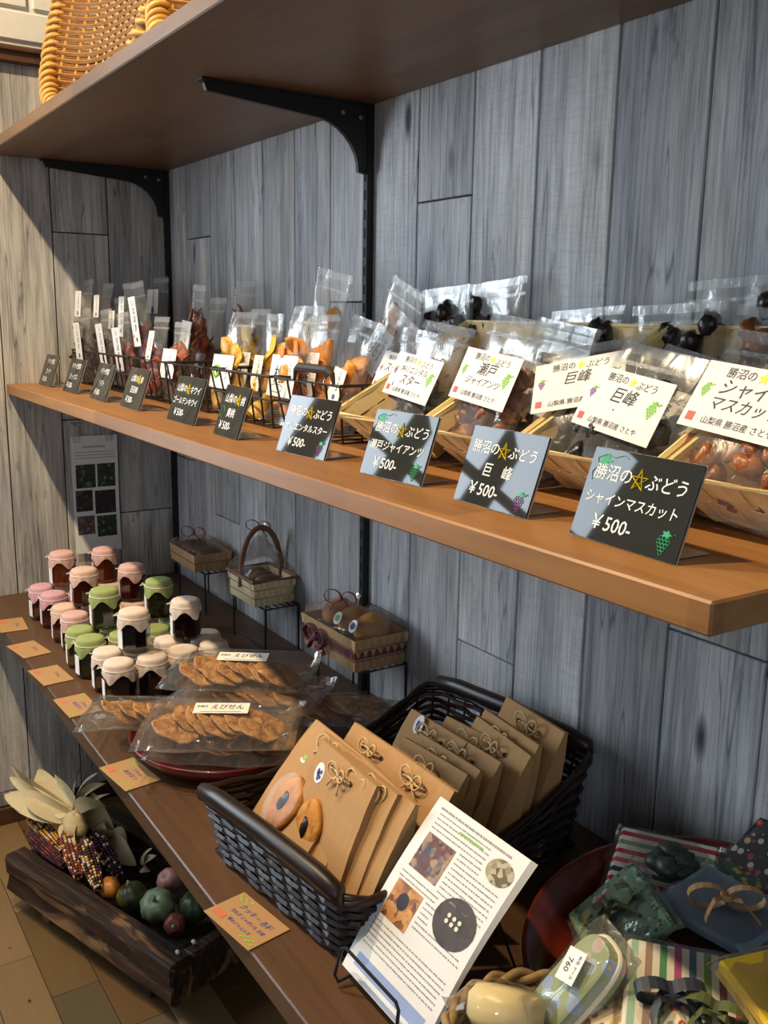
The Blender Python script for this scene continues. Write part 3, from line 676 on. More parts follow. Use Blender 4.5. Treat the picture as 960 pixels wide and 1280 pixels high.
# ================================================================== JAM JARS
def m_jam(name, c, c2):
    t = NT(name); n = t.noise(t.coord(rnd=8), 35, 3); return t.fin(t.mix(n, c, c2), .12, spec=.6, Coat_Weight=.5)
JAM = {'amber': m_jam('amber_jam', srgb(120, 52, 18), srgb(150, 72, 26)), 'red': m_jam('dark_red_jam', srgb(84, 22, 16), srgb(100, 34, 22)), 'brown': m_jam('red_brown_jam', srgb(82, 36, 26), srgb(96, 46, 34)),
       'green': m_jam('olive_jam', srgb(44, 44, 16), srgb(58, 54, 22)), 'dark': m_jam('black_plum_jam', srgb(26, 12, 15), srgb(36, 18, 20))}
def m_cloth(name, c):
    t = NT(name); wv = t.node('ShaderNodeTexChecker'); t.l.new(t.coord((1, 1, 1)), wv.inputs[0]); wv.inputs['Scale'].default_value = 900
    n = t.noise(t.coord(rnd=5), 90, 3); col = t.mix(n, tuple(x*.86 for x in c), c); t.bump(n, .5, .001); return t.fin(col, .9, spec=.1)
CLOTH = {'lilac': m_cloth('lilac_pink_cloth', srgb(212, 164, 172)), 'pink': m_cloth('pink_cloth', srgb(218, 174, 164)), 'peach': m_cloth('peach_cloth', srgb(222, 186, 164)), 'green': m_cloth('sage_green_cloth', srgb(158, 170, 108)), 'beige': m_cloth('beige_cloth', srgb(226, 206, 188))}
M_GLASS = m_film('jar_glass', .0, (.97, .97, .96), .8, .03, 4, .1); M_STR = plain('white_string', srgb(226, 214, 196), .8)
jr = random.Random(9)
GLM = MB(); r_ = .0278
GLM.lathe([(r_*.9, .0005), (r_, .004), (r_, .050), (r_*.88, .054), (r_*.8, .056), (r_*.8, .058)], 8, RZ(PI/8)); GLM = GLM.mesh('glass'); GLM.materials.append(M_GLASS)
JM = MB().lathe([(r_*.84, .003), (r_*.93, .007), (r_*.93, .047), (r_*.8, .0505)], 8, RZ(PI/8)).mesh('jam')
JAMM = {}
for k, m in JAM.items(): q = JM.copy(); q.materials.append(m); JAMM[k] = q
LBM = MB().box((0, -.0274, .025), (.017, .0006, .034)).mesh('label'); LBM.materials.append(M_PAPER)
def cloth_mesh(seed):
    rr = random.Random(seed); n = 40; prof = [(.001, .0715), (.012, .0715), (.020, .071), (.0245, .0695), (.0262, .066), (.0262, .0605)]
    m = MB(); a0 = rr.uniform(0, PI/2)
    skirt = 5
    def fn(u, v):
        q = 2*PI*u; J = v*(len(prof)+skirt-1)
        j = int(round(J))
        if j < len(prof):
            r, z = prof[j]; r *= 1+.012*math.sin(9*q+seed) if j > 2 else 1
            return (r*math.cos(q), r*math.sin(q), z)
        k = (j-len(prof)+1)/skirt; c = abs(math.cos(2*(q-a0)))**2.5
        L = (.007+.0155*c)*k; fl = .0015*k*math.sin(11*q+seed)+.0026*k*(1-.5*k)+.0006
        return ((.0268+fl)*math.cos(q), (.0268+fl)*math.sin(q), .060-L)
    m.grid(fn, n, len(prof)+skirt-1, closeu=True)
    return m
CLM = {}
def jar(x, y, z, cloth, jam, label):
    rot = jr.choice((-.12, -.05, .06, .14)); t_ = thing('jam_jar', label, 'jar', T(x, y, z) @ RZ(rot), 'jam jars with cloth covers'); t_.scale = (1, 1, 1.06)
    link('glass', GLM, None, t_); link('jam', JAMM[jam], None, t_); link('label', LBM, None, t_)
    key = (cloth, jr.randrange(3))
    if key not in CLM: CLM[key] = cloth_mesh(key[1]*3+1).mesh('cloth_cover', True); CLM[key].materials.append(CLOTH[cloth])
    cc = link('cloth_cover', CLM[key], None, t_, RZ(jr.uniform(-.3, .3)))
    if 'str' not in CLM:
        CLM['str'] = MB().tube([(.0276*math.cos(q), .0276*math.sin(q), .0595) for q in [2*PI*k/20 for k in range(20)]], .0009, 5, True).tube([(-.0276, -.004, .0595), (-.033, -.010, .062), (-.036, -.006, .059), (-.0285, 0, .0595), (-.034, .007, .061), (-.037, .003, .058), (-.028, .001, .0594)], .0008, 5).mesh('tie'); CLM['str'].materials.append(M_STR)
    link('tie', CLM['str'], None, cc, RZ(.9))
HJ = .0768
J = [(.215, -.396, 0, 'lilac', 'brown', 'lilac covered jam jar nearest the left wall, bottom tier'), (.283, -.389, 0, 'lilac', 'brown', 'lilac covered jam jar with brown jam before the first one by the wall'), (.388, -.392, 0, 'peach', 'red', 'peach covered jar in the front row, half behind another peach one'), (.450, -.389, 0, 'pink', 'red', 'peach pink covered jar in the front row touching a green one'),
 (.547, -.405, 0, 'green', 'green', 'green covered jar in the front row, the farther of two'), (.608, -.404, 0, 'green', 'green', 'green covered jar in the front row with its cloth point hanging down'), (.690, -.397, 0, 'beige', 'dark', 'beige covered dark jar in the front row, the farther of two'), (.756, -.398, 0, 'beige', 'dark', 'beige covered dark jar nearest the crackers at the front corner'),
 (.757, -.338, 0, 'beige', 'dark', 'beige covered jar second from the front corner in the near row'), (.750, -.278, 0, 'beige', 'dark', 'beige covered jar third from the front corner in the near row'), (.750, -.218, 0, 'beige', 'dark', 'beige covered jar at the shaded end of the near row'), (.688, -.283, 0, 'beige', 'dark', 'beige covered jar lying low between the two stacked dark ones'), (.690, -.208, 0, 'beige', 'dark', 'beige covered jar in shade behind the near row'),
 (.613, -.343, 0, 'green', 'green', 'green covered jar low behind the stacked beige one'), (.612, -.280, 0, 'green', 'green', 'green covered jar low between the stacked beige and green ones'), (.552, -.222, 0, 'green', 'green', 'green covered jar low at the back under the stacked green one'), (.286, -.329, 0, 'lilac', 'brown', 'lilac covered jar low behind the first pink stacked jar'), (.268, -.262, 0, 'peach', 'amber', 'peach covered jar low at the back under the amber one'), (.430, -.262, 0, 'peach', 'red', 'peach covered jar low under the dark red stacked one'),
 (.386, -.330, 0, 'peach', 'red', 'peach covered jar low under the front red stacked one'), (.550, -.340, 0, 'green', 'green', 'green covered jar low under the front green stacked one'), (.693, -.340, 0, 'beige', 'dark', 'beige covered jar low under the front dark stacked one'),
 (.232, -.352, 1, 'pink', 'amber', 'stacked jar of amber jam with pink cover before the left wall'), (.394, -.350, 1, 'peach', 'red', 'stacked jar of dark red jam with peach cover at the front'), (.244, -.262, 1, 'pink', 'amber', 'stacked jar of amber jam in front of the hanging poster'), (.411, -.256, 1, 'pink', 'red', 'stacked jar of dark red jam with pink cover at the back'),
 (.557, -.358, 1, 'green', 'green', 'stacked green covered jar at the front of the upper tier'), (.545, -.246, 1, 'green', 'green', 'stacked green covered jar at the back of the upper tier'), (.712, -.353, 1, 'beige', 'dark', 'stacked beige covered dark jar at the front of the upper tier'), (.697, -.250, 1, 'beige', 'dark', 'stacked beige covered dark jar at the shaded back of the upper tier')]
for x, y, tier, c, j, lab in J: jar(x+.010+.010*tier, y-.003-.004*tier, ZC+.0006+tier*HJ, c, j, lab)

# ================================================================== CRACKERS ON THE RED PLATE
def m_lacquer(name, a, b):
    t = NT(name); n = t.noise(t.coord((1, 1, 1)), 18, 5, .65, 1); return t.fin(t.ramp(n, [(.3, b), (.65, a)]), .28, spec=.5, Coat_Weight=.3)
M_LAC = m_lacquer('red_lacquer', srgb(112, 26, 28), srgb(60, 14, 18)); M_LAC2 = m_lacquer('brown_red_lacquer', srgb(108, 36, 20), srgb(52, 16, 12))
PLC = (1.03, -.318)
pl = tag(ob('lacquer_plate', MB().lathe([(.0, .004), (.085, .004), (.12, .012), (.142, .033), (.146, .034), (.147, .031), (.126, .007), (.095, .0), (0, 0)], 48, cap=False), M_LAC, None, T(*PLC, ZC+.0006), True), 'round dark red lacquer plate heaped with bagged crackers', 'plate')
def m_cracker():
    t = NT('sesame_cracker'); n = t.noise(t.coord(rnd=9), 70, 5, .6); c = t.ramp(n, [(.3, srgb(116, 72, 30)), (.5, srgb(170, 118, 58)), (.75, srgb(206, 160, 98))])
    sp = t.ramp(t.voro(t.coord(rnd=9), 170), [(.16, (1, 1, 1)), (.24, (0, 0, 0))]); c = t.mix(sp, c, srgb(60, 32, 14)); t.bump(n, 1, .004); return t.fin(c, .6)
M_CRK = m_cracker(); CRK = []
for k in range(4):
    m = MB(); rr = random.Random(k)
    m.lathe([(.0, -.002), (.02, -.0022), (.034, -.0012), (.036, .0008), (.033, .0022), (.018, .003), (0, .003)], 22, None, lambda q, j, k=k: 1+.05*math.sin(3*q+k)+.03*math.sin(7*q+2*k), lambda q, j, k=k: .0022*math.sin(2*q+k)*(j in (2, 3, 4))+.0016*math.sin(5*q+k), cap=False)
    me = m.mesh('cracker', True); me.materials.append(M_CRK); CRK.append(me)
def film_pillow(W, D, H, seed):
    m = MB(); n = 16
    def fn(u, v):
        k = u*2; s = 1 if k < 1 else -1; q = (k if k < 1 else 2-k)*2-1; p = v*2-1
        t = H/2*max(0, 1-abs(q)**3)**.8*max(0, 1-abs(p)**3.2)**.8
        wob = .006*mnoise.noise(Vector((q*1.7+seed, p*1.5, seed)))*(.4+abs(q)*abs(p)+abs(q)**3)
        return (q*W/2, p*D/2, s*t+wob)
    m.grid(fn, n*2, 12, closeu=True); return m
def cracker_bag(P, rotz, tx, ty, label, n=7, W=.235, D=.145, lab=True, rad=1):
    t_ = thing('cracker_bag', label, 'cracker bag', T(*P) @ RZ(D2R(rotz)) @ RXm(D2R(tx)) @ RY(D2R(ty)), 'bags of crackers on the red plate'); rr = random.Random(len(label))
    ob('film', film_pillow(W, D, .030, len(label)), M_CELLO, t_, smooth=True)
    for i in range(n):
        link('cracker', CRK[i % 4], None, t_, T(-.062+.124*i/(n-1), rr.uniform(-.012, .012), rr.uniform(-.002, .002)) @ RZ(rr.uniform(0, 6)) @ S(rad, rad, rad) if False else T(-.062+.124*i/(n-1), rr.uniform(-.014, .014), rr.uniform(-.002, .003)) @ RY(D2R(rr.uniform(16, 24))) @ RZ(rr.uniform(0, 6)))
    if lab:
        lb = ob('label', MB().box((0, 0, 0), (.082, .0004, .024)), M_CREAM, t_, T(.0, .012, .0185) @ RXm(-PI/2+.12)); text('えびせん', .0125, M_INK, lb, T(.008, -.0004, .002), shear=.2); text('手焼き', .006, M_INK, lb, T(-.029, -.0004, .003)); ob('print', MB().box((0, 0, -.0085), (.06, .0001, .0015)), plain('grey_ink', (.3, .3, .3), .7), lb, T(0, -.0003, 0))
z = ZC+.0006
cracker_bag((1.085, -.335, z+0.040), 52, 4, 0, 'lower cracker bag under the front labelled one, in shade', lab=False)
cracker_bag((.975, -.400, z+0.054), 60, -5, 3, 'cracker bag jutting over the plate rim at the far left', lab=False, n=6)
cracker_bag((1.01, -.285, z+0.056), 40, 0, 0, 'cracker bag in the middle of the heap without a label showing', n=8)
cracker_bag((1.10, -.355, z+0.077), 54, 8, -2, 'front cracker bag with a tilted white label in full light', n=7)
cracker_bag((1.02, -.262, z+0.082), 46, 3, 0, 'cracker bag just below the topmost one', n=8)
cracker_bag((1.00, -.275, z+0.110), 50, 5, -2, 'topmost cracker bag with a flat cream label', n=8)
cracker_bag((1.10, -.190, z+0.062), 40, -4, -6, 'dark cracker bag in shade at the back of the plate', lab=False)

# ================================================================== GIFT BASKETS ON WIRE STANDS
def stand(x0, x1, label, y0=-.082, y1=-.008, h=.094):
    t_ = thing('wire_stand', label, 'stand', T((x0+x1)/2, (y0+y1)/2, ZC+.0006), 'black wire display stands'); a, b = (x1-x0)/2, (y1-y0)/2
    ob('top_frame', MB().tube([(-a, -b, h), (a, -b, h), (a, b, h), (-a, b, h)], .0022, 6, True), M_BLACK, t_)
    for i in range(1, 5): ob('crossbar', MB().tube([(-a, -b+2*b*i/5, h), (a, -b+2*b*i/5, h)], .0014, 5), M_BLACK, t_)
    for sx in (-1, 1):
        for sy in (-1, 1): ob('leg', MB().tube([(sx*a, sy*b, h), (sx*a, sy*b, 0)], .0022, 6), M_BLACK, t_)
    ob('brace', MB().tube([(-a, -b, .012), (a, -b, .012)], .0018, 5), M_BLACK, t_)
stand(.225, .385, 'black wire stand in the corner carrying the flat gift basket'); stand(.54, .69, 'black wire stand carrying the gift basket with a tall handle'); stand(.905, 1.075, 'black wire stand carrying the gift basket with a red check ribbon')
M_RIB = plain('dark_red_ribbon', srgb(120, 20, 30), .4)
def bow(parent, M, r, mat, name='ribbon_bow', wd=.0035):
    m = MB()
    for s in (-1, 1):
        pts = [(0, 0, 0)]+[(s*r*(.55-.55*math.cos(q)), -.15*r*math.sin(q*.5), r*.42*math.sin(q)+.1*r) for q in [k*2*PI/10 for k in range(1, 10)]]+[(0, 0, 0)]
        m.tube(pts, wd, 5, flat=.35); m.tube([(0, 0, 0), (s*r*.45, -.1*r, -.35*r), (s*r*.75, -.05*r, -.75*r)], wd, 5, flat=.35)
    m.blob((0, -.02*r, .02*r), (wd*1.6, wd*1.6, wd*1.6), 1, .1)
    return ob(name, m, mat, parent, M, True)
def cello_wrap(W, D, H, top, seed, flare=.02):
    m = MB(); n = 28
    def fn(u, v):
        q = 2*PI*u; c, s = math.cos(q), math.sin(q); e = 5 if v < .55 else 5-3*(v-.55)/.45
        k = (abs(c)**e+abs(s)**e)**(-1/e)
        if v < .55: sc, z_ = 1+.03*v, v/.55*H
        elif v < .88: tt = (v-.55)/.33; sc, z_ = 1.02*(1-tt)**1.0*.95+.06, H+(top-H)*tt**.9
        else: tt = (v-.88)/.12; sc, z_ = .06+flare*6*tt, top+.02*tt
        w_ = 1+.05*mnoise.noise(Vector((c*2.5+seed, s*2.5, v*6)))
        return (c*k*W/2*sc*w_, s*k*D/2*sc*w_, z_)
    m.grid(fn, n, 18, closeu=True); return m
def splint_box(parent, W, D, H, mat, nv=3, fl=.1, name='splint'):
    for j in range(nv):
        m = MB(); z0, z1 = H*(j+.06)/nv, H*(j+.94)/nv; n = 14
        def ring(z_, o): 
            f_ = 1+fl*z_/H; pts = []
            for (sx, sy), (tx, ty) in zip(((-1, -1), (1, -1), (1, 1), (-1, 1)), ((1, -1), (1, 1), (-1, 1), (-1, -1))):
                for i in range(n):
                    u = i/n; off = 1+.012*math.cos(PI*(i+j)); pts.append(((sx*(1-u)+tx*u)*W/2*f_*off*o, (sy*(1-u)+ty*u)*D/2*f_*off*o, z_))
            return pts
        a, b, c, d = ring(z0, 1), ring(z1, 1), ring(z1, .97), ring(z0, .97); N = len(a)
        m.add(a+b+c+d, [(k*N+i, k*N+(i+1) % N, ((k+1) % 4)*N+(i+1) % N, ((k+1) % 4)*N+i) for k in range(4) for i in range(N)]); ob(name, m, mat, parent)
    ob('base', MB().box((0, 0, .001), (W*.96, D*.96, .002)), mat, parent)
M_TAN = plain('tan_splint', srgb(190, 150, 104), .6, .155, 60); M_CRM = plain('cream_splint', srgb(220, 200, 160), .6, .1, 60); M_BRNS = plain('brown_band', srgb(120, 76, 48), .6, .2); M_PKG = plain('dark_pastry', srgb(104, 66, 34), .6, .3, 50); M_BREAD = plain('golden_pastry', srgb(178, 122, 62), .55, .25, 50)
GH = ZC+.0006+.097
g = thing('gift_basket', 'flat splint gift basket wrapped in cellophane with a dark red bow, in the corner', 'gift basket', T(.302, -.058, GH)); splint_box(g, .142, .085, .042, M_TAN, 2); ob('film', cello_wrap(.158, .098, .05, .062, 2), M_CELLO, g, smooth=True)
for i in range(4): ob('pastry', MB().blob((-.045+.03*i, 0, .032), (.019, .03, .014), i, .2), M_PKG, g, None, True)
bow(g, T(-.01, -.01, .072) @ RZ(.6), .03, M_RIB, wd=.002)
g = thing('gift_basket', 'cream splint gift basket with a tall brown arched handle, wrapped in cellophane', 'gift basket', T(.618, -.055, GH)); splint_box(g, .112, .085, .052, M_CRM, 3)
ob('rim', MB().tube([(sx*.063, sy*.048, .053) for sx, sy in ((-1, -1), (1, -1), (1, 1), (-1, 1))], .004, 6, True), M_BRNS, g)
hd = MB(); hd.tube([(0*q, -.046*math.cos(PI*k/14), .03+.118*math.sin(PI*k/14)**.8) for k in range(15) for q in (1,)], .006, 6, flat=.5); ob('handle', hd, M_BRNS, g, None, True)
ob('film', cello_wrap(.128, .105, .062, .135, 5, .03), M_CELLO, g, smooth=True)
for i in range(3): ob('pastry', MB().blob((-.03+.03*i, 0, .043), (.018, .03, .014), i+5, .2), M_PKG, g, None, True)
bow(g, T(0, -.004, .150) @ RZ(.6), .026, M_RIB, wd=.002)
def m_check():
    t = NT('red_check_ribbon'); ck = t.node('ShaderNodeTexChecker'); t.l.new(t.coord((1, 1, 1)), ck.inputs[0]); ck.inputs['Scale'].default_value = 160; ck.inputs[1].default_value = (*srgb(130, 24, 34), 1); ck.inputs[2].default_value = (*srgb(70, 14, 24), 1); return t.fin(ck.outputs[0], .6)
M_CHK = m_check()
g = thing('gift_basket', 'tan splint gift basket of round pastries tied with a red check ribbon, in cellophane', 'gift basket', T(.992, -.062, GH)); splint_box(g, .165, .095, .058, M_TAN, 3)
ob('ribbon', MB().box((0, -.0512, .03), (.168, .001, .013)).box((.0865, 0, .03), (.001, .1, .013)).box((-.0865, 0, .03), (.001, .1, .013)), M_CHK, g); bow(g, T(-.03, -.054, .03), .034, M_CHK, wd=.006)
ob('film', cello_wrap(.19, .116, .07, .085, 8, .02), M_CELLO, g, smooth=True)
for i in range(3):
    pt = ob('pastry', MB().blob((-.05+.05*i, .004, .058), (.027, .034, .026), i+9, .1, 2, 16, 10), M_BREAD, g, None, True)
    if i: ob('sticker', MB().lathe([(0, 0), (.011, 0), (.011, .0006), (0, .0008)], 18, T(-.05+.05*i+.005, -.034, .070) @ RXm(PI/2-.5), cap=False), M_PAPER, pt); ob('emblem', MB().poly(disc(0, 0, .006, 12), 0, T(-.05+.05*i+.005, -.0352, .0704) @ RXm(-.5)), M_LGRN if i == 1 else M_INKB, pt)
bow(g, T(-.02, -.012, .094) @ RZ(.5), .03, M_RIB, wd=.002)

# ================================================================== DARK WICKER BASKET WITH KRAFT PACKETS
M_WICK = plain('dark_brown_willow', srgb(38, 22, 15), .42, .35, 120); M_WICKH = plain('dark_willow_handle', srgb(34, 22, 17), .4, .3, 60)
BX0, BX1, BY0, BY1 = -.138, .138, -.184, .184
tb = thing('wicker_basket', 'dark brown rectangular wicker basket with thick end handles full of kraft packets', 'wicker basket', T(1.412, -.250, ZC+.0006) @ RZ(D2R(7)))
def rimh(y): q_ = min(1, max(0, (y+(BY1-BY0)/2)/(BY1-BY0))); return .082+.044*q_-.034*math.sin(PI*q_)
def peri(n, z, e):
    a, b = (BX1-BX0)/2+e, (BY1-BY0)/2+e; rr = .03; P = []
    tot = 4*(a+b); 
    for i in range(n):
        d = tot*i/n
        if d < 2*a: p = (-a+d, -b)
        elif d < 2*a+2*b: p = (a, -b+d-2*a)
        elif d < 4*a+2*b: p = (a-(d-2*a-2*b), b)
        else: p = (-a, b-(d-4*a-2*b))
        x, y = p
        if abs(x) > a-rr and abs(y) > b-rr:
            cx, cy = math.copysign(a-rr, x), math.copysign(b-rr, y); v = Vector((x-cx, y-cy)); v = v.normalized()*rr if v.length > 1e-6 else v; x, y = cx+v.x, cy+v.y
        P.append((x, y, z))
    return P
m = MB(); NS = 84; rows = 13
for j in range(rows):
    f_ = (j+.5)/rows; e = .014*f_; base = peri(NS, 0, e); pts = []
    for i, (x, y, _) in enumerate(base):
        n_ = Vector((x/((BX1-BX0)/2), y/((BY1-BY0)/2), 0)); n_ = Vector((round(n_.x*.6), round(n_.y*.6), 0)); n_ = n_.normalized() if n_.length else Vector((0, 0, 0))
        o = .0022*(1 if (i//2+j) % 2 else -1); pts.append((x+n_.x*o, y+n_.y*o, .003+f_*(rimh(y)-.006)+.0007*math.sin(i*2.3+j)))
    m.tube(pts, .0036, 5, True)
tag(ob('weave', m, M_WICK, tb), kind='stuff')
st = MB()
for i in range(0, NS, 2):
    p0, p1 = peri(NS, .002, 0)[i], peri(NS, 0, .014)[i]; st.tube([p0, (p1[0], p1[1], rimh(p1[1]))], .0018, 5)
tag(ob('stakes', st, M_WICK, tb), kind='stuff')
ob('base', MB().box((0, 0, .004), (BX1-BX0, BY1-BY0, .005)), M_WICK, tb)
rim = MB()
for k in range(2): rim.tube([(x, y, rimh(y)+.002+.003*math.sin(i*.8+k*PI)) for i, (x, y, _) in enumerate(peri(NS, 0, .0155+.0015*k))], .0045, 6, True)
ob('rim', rim, M_WICK, tb, None, True)
for sy in (-1, 1):
    y_ = sy*((BY1-BY0)/2+.016); h_ = rimh(y_)+.008
    ob('handle', MB().tube([(-.138, y_, h_-.008), (-.136, y_, h_+.002), (-.10, y_, h_+.006), (0, y_, h_+.008), (.10, y_, h_+.006), (.136, y_, h_+.002), (.138, y_, h_-.008)], [.007, .010, .0115, .0115, .0115, .010, .007], 8), M_WICKH, tb, None, True)
def m_kraft():
    t = NT('kraft_paper'); n = t.noise(t.coord((260, 260, 18), rnd=6), 1, 3); b = t.noise(t.coord(rnd=6), 12, 2); c = t.mix(n, srgb(176, 134, 88), srgb(196, 154, 104)); c = t.mix(t.math('MULTIPLY', b, .25), c, srgb(150, 112, 74)); return t.fin(c, .8, spec=.2)
M_KRAFT = m_kraft(); M_HOLE = plain('punched_hole', (.03, .018, .01), .9); M_TWINE = plain('jute_twine', srgb(206, 176, 128), .9, .2, 300)
M_COOK = m_fruit('golden_biscuit', srgb(196, 128, 44), srgb(214, 152, 62), srgb(138, 80, 26), .85, 70)
M_WFILM = m_film('packet_window', .0, (.98, .98, .97), .02, .3, 20)
KW, KH = .126, .160
def kbody():
    m = MB(); n = 6; vs = []
    for j in range(n+1):
        v = j/n; t = .026*(1-v)**.7+.004; b = .004*math.sin(PI*v)
        vs += [(-KW/2, -t/2-b, v*KH), (KW/2, -t/2-b, v*KH), (KW/2, t/2+b, v*KH), (-KW/2, t/2+b, v*KH)]
    fs = [(j*4+k, j*4+(k+1) % 4, j*4+4+(k+1) % 4, j*4+4+k) for j in range(n) for k in range(4)]+[(3, 2, 1, 0), (n*4, n*4+1, n*4+2, n*4+3)]
    m.add(vs, fs); return m
KB = kbody().mesh('bag_body'); KB.materials.append(M_KRAFT)
def kflap(L):
    m = MB(); vs = []; n = 5
    for j in range(n+1):
        v = j/n; z_ = KH+.0012-L*v; y_ = -.0036-.0075*v**1.3-.002*math.sin(PI*v)
        vs += [(-KW/2-.0006, y_, z_), (KW/2+.0006, y_, z_), (KW/2+.0006, y_+.0006, z_), (-KW/2-.0006, y_+.0006, z_)]
    fs = [(j*4+k, j*4+(k+1) % 4, j*4+4+(k+1) % 4, j*4+4+k) for j in range(n) for k in range(4)]+[(0, 1, 2, 3), (n*4+3, n*4+2, n*4+1, n*4)]
    m.add(vs, fs); m.box((0, -.0005, KH+.0012), (KW+.0012, .007, .0008)); return m
KF = kflap(.052).mesh('flap'); KF.materials.append(M_KRAFT)
KHOLE = MB().poly(disc(0, 0, .0032, 12)).mesh('hole'); KHOLE.materials.append(M_HOLE)
def ktwine(seed):
    r = random.Random(seed); m = MB(); y_ = -.0095
    m.tube([(-.022, y_, 0), (-.008, y_-.002, .002), (.008, y_-.0025, -.001), (.022, y_, 0)], .0015, 5)
    for s in (-1, 1):
        a = r.uniform(.3, .9); L = r.uniform(.016, .024)
        m.tube([(0, y_-.002, 0)]+[(s*L*(.5-.5*math.cos(q))+.001, y_-.003-.004*math.sin(q/2), L*.45*math.sin(q)+L*a*.4*(1-math.cos(q))*.5) for q in [k*2*PI/9 for k in range(1, 9)]]+[(0, y_-.003, 0)], .0014, 5)
        m.tube([(0, y_-.002, 0), (s*.008, y_-.005, -.008), (s*r.uniform(.010, .022), y_-.005, -r.uniform(.012, .022))], .0013, 5)
    m.blob((0, y_-.003, 0), (.003, .0025, .003), 2, .2); return m
KT = []
for k in range(4): q = ktwine(k).mesh('twine_bow', True); q.materials.append(M_TWINE); KT.append(q)
def kraft(tl, tr, label, zt=.13, lean=24, oval=None, sticker=None):
    A, B = onz(*tl, ZC+zt), onz(*tr, ZC+zt); C = (A+B)/2; yaw = math.atan2((B-A).y, (B-A).x); rr = random.Random(int(tl[0]))
    rot = RZ(yaw) @ RXm(-D2R(lean)); base = C - rot @ Vector((0, 0, KH))
    Binv = tb.matrix_world.inverted() @ (Matrix.Translation(base) @ rot)          # keep the foot inside the basket walls
    xs_, ys_ = [], []
    for cx_ in (-KW/2, KW/2):
        for cz_ in (0, .05):
            v_ = Binv @ Vector((cx_, -.016, cz_)); e_ = .014*min(1, v_.z/.09); xs_.append(max(0, v_.x-(.134+e_))+min(0, v_.x+.134+e_)); ys_.append(max(0, -(.172+e_)-v_.y))
    sh = Vector((-max(xs_, key=abs), max(ys_), max(0, .010-(Binv @ Vector((0, 0, 0))).z))); base += tb.matrix_world.to_3x3() @ sh
    t_ = thing('kraft_packet', label, 'paper packet', Matrix.Translation(base) @ rot, 'kraft paper packets in the wicker basket')
    t_.scale = ((B-A).length/KW,)*1+(1, 1) if False else (min(1.08, max(.92, (B-A).length/KW)), 1, 1)
    link('bag_body', KB, None, t_)
    fp = link('flap', KF, None, t_)
    hz = KH-.016
    for s in (-1, 1): link('hole', KHOLE, None, fp, T(s*.022, -.0084, hz))
    link('twine_bow', KT[rr.randrange(4)], None, fp, T(rr.uniform(-.004, .004), 0, hz))
    if oval:
        m = MB().lathe([(0, -.003), (.021, -.003), (.0235, 0), (.021, .0035), (.010, .005), (0, .005)], 24, None, lambda q, j: 1+.03*math.sin(5*q), cap=False)
        ck = ob('biscuit', m, M_COOK, t_, T(oval[0], -.0168, oval[1]) @ RXm(PI/2-.06) @ S(1.15, 1.5, 1), True); ob('jam_centre', MB().blob((0, 0, .0055), (.0065, .0075, .003), 3, .7), FR['black'], ck, None, True)
        ob('window_film', MB().lathe([(0, .0085), (.024, .0085)], 24, None, cap=False), M_WFILM, ck, None, True)
    if sticker:
        sx, sz, col = sticker; stk = ob('sticker', MB().poly(disc(0, 0, .0125, 20, .75), .0003), M_PAPER, t_, T(sx, -.0148 if sz < KH-.06 else -.0098, sz) @ RXm(-.12)); e = MB()
        for q in range(9): e.poly(disc(.0045*math.cos(q*2.4)*(q % 3)*.5, .007*math.sin(q*2.4)*(q % 3)*.5, .0026, 7))
        ob('emblem', e, M_LGRN if col == 'g' else M_INKB, stk, T(0, -.0003, 0))
K = [((642.8, 875.5), (716.4, 921), .174, 16, 'kraft packet standing highest against the back wall'), ((625, 895.5), (695, 942), .170, 18, 'kraft packet second from the back wall'), ((602.4, 898.7), (670, 948.8), .165, 20, 'kraft packet third from the back wall'),
     ((516.9, 888), (585, 930), .155, 26, 'grey-looking kraft packet with a blue sticker at the basket back'), ((560.5, 897), (639, 937.5), .155, 26, 'kraft packet in shade behind the long row'), ((550.8, 907.8), (628, 955), .155, 26, 'shaded kraft packet fourth in the row from the lit ones'), ((526.6, 918), (602.4, 965), .155, 26, 'shaded kraft packet third in the row from the lit ones'), ((507, 923), (586, 970), .155, 26, 'shaded kraft packet second in the row from the lit ones'),
     ((445.8, 905), (512, 950), .155, 28, 'kraft packet half in shade at the left basket side'), ((492.5, 937), (570, 993), .155, 24, 'lit kraft packet where light meets shade, behind the flyer'), ((408, 917), (478, 968), .155, 32, 'lit kraft packet behind the one with the green sticker', ), ((454, 953), (519, 1013.6), .155, 22, 'lit kraft packet fourth from the near handle'),
     ((426, 967.6), (500, 1023.8), .155, 22, 'lit kraft packet third from the near handle'), ((354.6, 910), (430, 975), .155, 36, 'kraft packet with green sticker and a golden biscuit in its window'), ((405.7, 960), (472, 1016), .152, 20, 'lit kraft packet just behind the front one with the blue sticker'), ((368, 950), (432.7, 1013), .152, 17, 'front kraft packet with blue sticker and a biscuit in its window')]
for i, (tl, tr, zt, ln, lab) in enumerate(K):
    kraft(tl, tr, lab, zt, ln, (-.014, .062) if 'golden biscuit' in lab else ((-.024, .068) if 'front kraft' in lab else None), (-.035, .122, 'g') if 'green sticker and' in lab else ((-.042, .128, 'b') if lab.startswith('front') else ((-.03, .15, 'b') if 'blue sticker at' in lab else None)))
